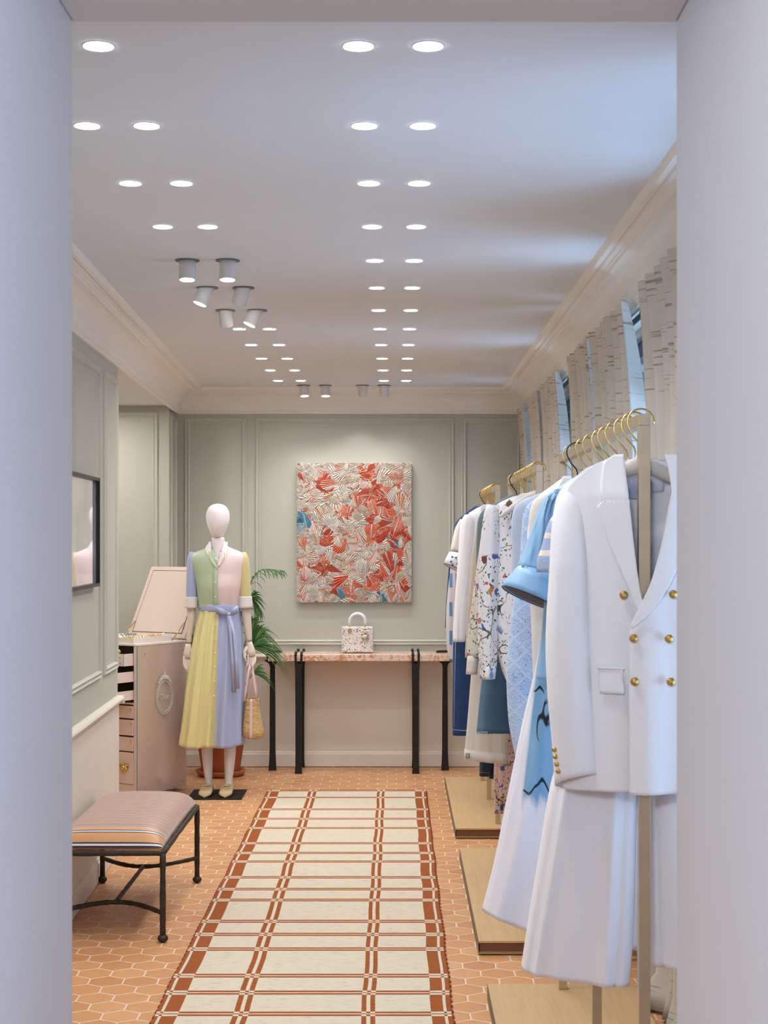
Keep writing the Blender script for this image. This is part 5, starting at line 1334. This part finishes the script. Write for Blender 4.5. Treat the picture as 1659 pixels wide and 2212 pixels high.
m = MB(); rr_ = [(PX(544.5, YB_)+.0405*math.cos(2*PI*j/32), YB_+.046*math.sin(2*PI*j/32), PZ(1509, YB_)) for j in range(33)]; m.tube(rr_, .0035, 6, cap=False); m.build('rim', straw_m, tb)
hx, hz = PX(541.5, YB_), PZ(1437, YB_)
for dy in (-.040, .040):
    m = MB(); rg_ = []
    for (a, b, f) in ((530.5,1512,1),(533,1490,.9),(538,1450,.3),(541,1436,.06),(544,1436,.06),(547,1450,.3),(553,1490,.9),(556.5,1512,1)):
        x, z = PX(a, YB_), PZ(b, YB_); y = YB_-.02+dy*f; w_ = .0065
        rg_.append([(x-w_, y-.001, z), (x+w_, y-.001, z), (x+w_, y+.001, z), (x-w_, y+.001, z)])
    m.loft(rg_); m.build('handle', pinkm, tb)
# ------------------------------------------------------------------ potted palm
M['terra'] = plain('terracotta_pot', srgb(176,100,62), .75, var=.08, scale=14, bump=.2, bscale=40)
PXc, PYc = PX(477, 10.58), 10.58
pl_ = thing('potted_palm', 'green palm in a terracotta pot behind the mannequin', 'plant', (PXc, PYc, 0))
MB().lathe([(.001,.0),(.130,.0),(.150,.010),(.165,.034),(.160,.040),(.150,.034),(.135,.016),(.001,.014)], (PXc, PYc, 0), 40).build('saucer', M['terra'], pl_)
MB().lathe([(.001,.016),(.118,.016),(.124,.03),(.160,.27),(.172,.272),(.174,.31),(.160,.312),(.152,.29),(.001,.285)], (PXc, PYc, 0), 40).build('pot', M['terra'], pl_)
MB().lathe([(.001,.292),(.15,.29)], (PXc, PYc, 0), 24, cap0=False, cap1=False).build('soil', plain('potting_soil', srgb(60,44,34), .95, var=.3, scale=60), pl_)
t = NT('palm_leaf'); c = t.mix(t.noise(t.coord(), 12, 3), srgb(40,84,42), srgb(96,146,72)); M['leaf'] = t.fin(c, .45, 0, .5)
M['stem'] = plain('palm_stem', srgb(104,128,70), .6, var=.1)
def frond(pts, leaf, seed, dens=20):
    """pts: world points of the rachis; paired leaflets along its outer part"""
    rnd = random.Random(seed); N = 26; P_ = [Vector(p) for p in pts]; Q = []
    for i in range(N+1):
        t = i/N*(len(P_)-1); k = min(int(t), len(P_)-2); f = t-k
        p0, p1, p2, p3 = P_[max(k-1,0)], P_[k], P_[k+1], P_[min(k+2, len(P_)-1)]
        Q.append(.5*((2*p1)+(p2-p0)*f+(2*p0-5*p1+4*p2-p3)*f*f+(3*p1-p0-3*p2+p3)*f**3))
    m = MB().tube(Q, [lerp(.006, .0018, i/N) for i in range(N+1)], 6)
    st_ = m.build('frond_stem', M['stem'], pl_)
    m = MB()
    for i in range(dens*2):
        u = lerp(.28, 1, i/(dens*2)); k = min(N-1, int(u*N)); p = Q[k].lerp(Q[k+1], u*N-k); tg = (Q[min(N, k+1)]-Q[k]).normalized()
        side = tg.cross(Vector((0,0,1))).normalized()*(1 if i % 2 else -1)
        L = leaf*math.sin(PI*min(.95, .25+u*.62))*rnd.uniform(.8, 1.15); d = (tg*rnd.uniform(.35,.7)+side*.8+Vector((0,0,.15))).normalized()
        rg_ = []; w0 = .0065
        for q in range(6):
            v = q/5; c_ = p+d*L*v+Vector((0,0,-1))*L*.75*v**2.1; w_ = w0*math.sin(PI*(.12+.86*v))
            nn = d.cross(Vector((0,0,1))).normalized(); rg_.append([c_-nn*w_, c_+Vector((0,0,.0008)), c_+nn*w_, c_-Vector((0,0,.0008))])
        m.loft(rg_)
    m.build('leaflets', M['leaf'], st_)
b0 = (PXc, PYc, .29)
def fr_(tip, mid, top, leaf, seed): frond([b0, mid, top, tip], leaf, seed)
def W(px, py, y): return tuple(P(px, py, y))
rndf = random.Random(3)
fr_(W(608,1232,10.45), W(505,1400,10.55), W(548,1246,10.5), .17, 1)
fr_(W(560,1320,10.7), W(500,1450,10.6), W(530,1290,10.7), .16, 2)
def crown(px, py, y, n, L, a0, a1, seed):
    """a tuft of long narrow arching leaves on a short cane"""
    rnd = random.Random(seed); c0 = Vector(W(px, py, y)); m = MB()
    st_ = MB().tube([b0, Vector(b0).lerp(c0, .6)+Vector((-.02, 0, .0)), c0], [.008, .006, .004], 8).build('cane', M['stem'], pl_)
    for i in range(n):
        a = R(lerp(a0, a1, (i+rnd.random())/n)); el = rnd.uniform(-.6, .6)
        d = Vector((math.sin(a), el, math.cos(a)*.9+.1)).normalized(); l = L*rnd.uniform(.65, 1.1); rg_ = []; w0 = .0062
        side = d.cross(Vector((0, 1, 0))).normalized()
        for q in range(9):
            v = q/8; p = c0+d*l*v+Vector((0,0,-1))*l*(.55+.25*rnd.random()*0)*v**2.4*(.35+abs(d.x)); w_ = w0*math.sin(PI*(.10+.87*v))
            rg_.append([p-side*w_, p+Vector((0,-.0012,0)), p+side*w_, p+Vector((0,.0012,0))])
        m.loft(rg_)
    m.build('leaves', M['leaf'], st_)
crown(541, 1400, 10.42, 58, .27, -8, 100, 3)
crown(538, 1365, 10.55, 26, .22, 10, 95, 4)
crown(546, 1455, 10.45, 16, .15, 30, 110, 5)
crown(540, 1290, 10.62, 12, .12, 20, 150, 6)
crown(420, 1390, 10.5, 20, .16, -100, 0, 7)
# ------------------------------------------------------------------ jewellery cabinet (turned, standing in the side room)
cb = thing('jewellery_cabinet', 'pale pink jewellery cabinet with open drawers, raised lid and an oval emblem on its side', 'cabinet', (-1.539, 9.60, 0), rz=math.atan2(.39, .246))
M['pinkbox'] = plain('pale_pink_lacquer', srgb(222,200,188), .4, var=.015, coat=.3)
M['pinktrim'] = plain('white_pink_trim', srgb(232,222,216), .45)
M['drawer'] = plain('drawer_silk', srgb(226,212,208), .5)
M['inner'] = plain('brown_velvet', srgb(92,72,62), .95, var=.1)
S_ = .46; HT = .92; z0 = .02
def lb_(a, b, name, mat, parent=cb, bevel=.0015): return MB().box(a, b).build(name, mat, parent, local=True, bevel=bevel)
c_ = MB(); c_.box((0,0,z0),(S_,.018,HT-.012)); c_.box((0,S_-.018,z0),(S_,S_,HT-.012)); c_.box((S_-.018,.018,z0),(S_,S_-.018,HT-.012)); c_.box((0,.018,z0),(S_-.018,S_-.018,.085)); c_.box((0,.018,.56),(S_-.018,S_-.018,.57))
c_.build('carcass', M['pinkbox'], cb, local=True)
lb_((-.004,-.004,HT-.012), (S_+.004,S_+.004,HT), 'top', M['pinktrim'])
lb_((.10,.02,.57), (.12,S_-.02,HT-.012), 'velvet_back', M['inner'])
for (zb, zt, d) in ((.793,.864,.082),(.697,.757,.16),(.590,.645,.215)):
    dm = MB(); dm.box((-d,.022,zb),(-d+.012,S_-.022,zt)); dm.box((-d+.012,.022,zb),(.10,.032,zt)); dm.box((-d+.012,S_-.032,zb),(.10,S_-.022,zt)); dm.box((-d+.012,.032,zb),(.10,S_-.032,zb+.006))
    do = dm.build('drawer', M['drawer'], cb, local=True)
    MB().box((-d+.013,.033,zb+.006),(.098,S_-.033,zb+.02)).build('velvet_lining', M['inner'], do, local=True)
    for zz_ in (zb+.018, zt-.018): MB().ell((-d-.003,.05,zz_), (.003,.005,.005), 8, 6).build('knob', M['gold'], do, local=True)
    MB().box((-d-.002,.022,zb),(-d,.026,zt)).build('glass_edge', plain('teal_glass_edge', srgb(120,168,170), .1), do, local=True)
for (zb, zt) in ((.478,.552),(.376,.469),(.283,.366)):
    do = lb_((-.006,.02,zb), (.30,S_-.02,zt), 'drawer', M['pinkbox'])
    MB().tube([(-.010,.034,zt-.012),(-.010,.034,zt-.03)], .0025, 6).build('pull', M['gold'], do, local=True)
    MB().tube([(-.010,.15,zt-.012),(-.010,.15,zt-.03)], .0025, 6).build('pull', M['gold'], do, local=True)
do = lb_((-.006,.02,.088), (.30,S_-.02,.275), 'drawer', M['pinkbox'])
m = MB(); rnd = random.Random(5)
m.ell((-.020,.085,.185), (.012,.016,.016), 12, 8)
for k in range(9):
    a = 2*PI*k/9; m.ell((-.014,.085+.019*math.cos(a),.185+.019*math.sin(a)), (.008,.010,.010), 8, 6)
m.tube([(-.008,.055,.188),(-.014,.05,.196),(-.014,.058,.206)], .004, 6); m.tube([(-.008,.115,.188),(-.014,.12,.196),(-.014,.112,.206)], .004, 6)
m.build('rosette_knob', M['gold'], do, local=True)
# glass plate on the side with the emblem
gt2 = NT('clear_side_plate'); tr = gt2.n('ShaderNodeBsdfTransparent', {0: (.97,.97,.97)}); gl = gt2.n('ShaderNodeBsdfGlossy', {'Roughness': .02})
fz = gt2.m('MULTIPLY_ADD', gt2.m('POWER', gt2.n('ShaderNodeLayerWeight', {'Blend': .5}).outputs['Facing'], 3.5), .7, .05); ms = gt2.n('ShaderNodeMixShader', {0: fz, 1: tr.outputs[0], 2: gl.outputs[0]}); gt2.t.links.new(ms.outputs[0], gt2.out.inputs[0])
gp = MB().box((0,-.012,.0), (S_,-.006,HT-.010)).build('side_plate', gt2.mat, cb, local=True)
te = plain('teal_plate_edge', srgb(112,158,160), .15)
MB().box((-.002,-.012,.0),(0,-.006,HT-.010)).build('plate_edge', te, gp, local=True)
for (x, z) in ((.06,HT-.06),(S_-.05,HT-.06),(S_-.05,.06),(.06,.06)):
    m = MB().ell((x,-.014,z), (.006,.003,.006), 10, 6); m.build('stud', M['gold'], gp, local=True)
em = plain('silver_grey_emblem', srgb(206,210,206), .45)
m = MB(); cx_, cz_ = .245, PZ(1503, 9.83)
def oval(rx, rz, r, k0=0):
    pts = [(cx_+rx*math.cos(2*PI*k/40), -.0135, cz_+rz*math.sin(2*PI*k/40)) for k in range(41)]; m.tube(pts, r, 6, cap=False)
oval(.062,.092,.0022); oval(.076,.108,.0022)
for k in range(26):
    a = 2*PI*k/26; m.ell((cx_+.069*math.cos(a), -.0135, cz_+.100*math.sin(a)), (.004,.0015,.004), 6, 4)
for k in range(-4, 5):
    a = PI/2+k*.18; q = .016*(1-abs(k)/6); m.ell((cx_+.080*math.cos(a), -.0135, cz_+.114*math.sin(a)+q*.4), (.010,.002,.006+q*.5), 8, 6)
m.ell((cx_, -.0135, cz_+.138), (.008,.002,.016), 8, 6)
m.build('oval_emblem', em, gp, local=True)
lettering('lettering', 'Dior', .046, .0006, em, gp, (cx_, -.0135, cz_-.015))
# lid leaning back from the far top edge
lid = bpy.data.objects.new('lid', None)
TA = R(28); LL = .49
Ml = Matrix.Translation((S_+.0, 0, HT+.004)) @ Matrix.Rotation(TA, 4, 'Y')
lm_ = MB(); lm_.box((-.022,0,0),(0,S_,LL), M=Ml); lo = lm_.build('lid', M['pinkbox'], cb, local=True, bevel=.002)
mp_ = plain('polished_pink_panel', srgb(220,202,190), .12, var=.01, coat=.5)
MB().box((-.024,.03,.03),(-.0225,S_-.03,LL-.03), M=Ml).build('inner_panel', mp_, lo, local=True)
m = MB()
for (a, b) in (((-.0235,.03,.03),(-.0235,S_-.03,.03)), ((-.0235,S_-.03,.03),(-.0235,S_-.03,LL-.03)), ((-.0235,S_-.03,LL-.03),(-.0235,.03,LL-.03)), ((-.0235,.03,LL-.03),(-.0235,.03,.03))):
    m.tube([Ml @ Vector(a), Ml @ Vector(b)], .0018, 4)
m.build('panel_seam', M['seam'], lo, local=True)
for y in (.03, S_-.03):
    m = MB(); a = Ml @ Vector((-.03, y, .10)); m.tube([(S_-.10, y, HT+.002), a], .004, 6, flat=.4); m.tube([(S_-.085, y+.006, HT+.002), a], .004, 6, flat=.4); m.build('lid_stay', M['gold'], lo, local=True)
# tray with necklaces on the cabinet top
ty = thing('jewellery_tray', 'white jewellery tray with necklaces laid out on top of the pink cabinet', 'tray', (-1.539, 9.60, HT), rz=math.atan2(.39, .246))
tm = MB(); tm.box((.01,.03,.0),(.36,S_-.03,.022)); 
for a, b in (((.01,.03,.022),(.36,.038,.034)), ((.01,S_-.038,.022),(.36,S_-.03,.034)), ((.01,.038,.022),(.018,S_-.038,.034)), ((.352,.038,.022),(.36,S_-.038,.034))): tm.box(a, b)
tm.build('tray_body', M['pinktrim'], ty, local=True)
def inT(x, y, z):
    a = math.atan2(.39, .246); return (-1.539+x*math.cos(a)-y*math.sin(a), 9.60+x*math.sin(a)+y*math.cos(a), HT+z)
rnd = random.Random(8)
for k, (nm, lab, mt, yy, n_) in enumerate((('gold_necklace', 'gold beaded necklace laid along the white jewellery tray', M['gold'], .12, 46), ('blue_necklace', 'blue beaded necklace at the left of the white jewellery tray', plain('blue_beads', srgb(88,120,168), .3), .32, 30))):
    m = MB()
    for i in range(n_):
        a = 2*PI*i/n_; m.ell(inT(.19+.15*math.cos(a), yy+.05*math.sin(a)+.01*math.sin(5*a), .034), (.0048,.0048,.0048), 8, 5)
    o = m.build(nm, mt); tag(o, lab, 'necklace')
m = MB(); m.ell(inT(.33, .07, .042), (.012,.012,.009), 12, 8); tag(m.build('pearl_brooch', plain('pearl', srgb(240,238,236), .2)), 'round white pearl brooch at the right end of the jewellery tray', 'brooch')
m = MB(); 
a_ = inT(-.055, .10, 0); 
for k in range(7): m.ell((a_[0]+.012*math.cos(k), a_[1]+.012*math.sin(k), .875+.003*(k % 3)), (.010,.010,.012), 8, 6)
tag(m.build('yellow_brooch', plain('yellow_enamel', srgb(222,196,60), .35)), 'yellow trinket lying in the top open drawer of the pink cabinet', 'jewellery')
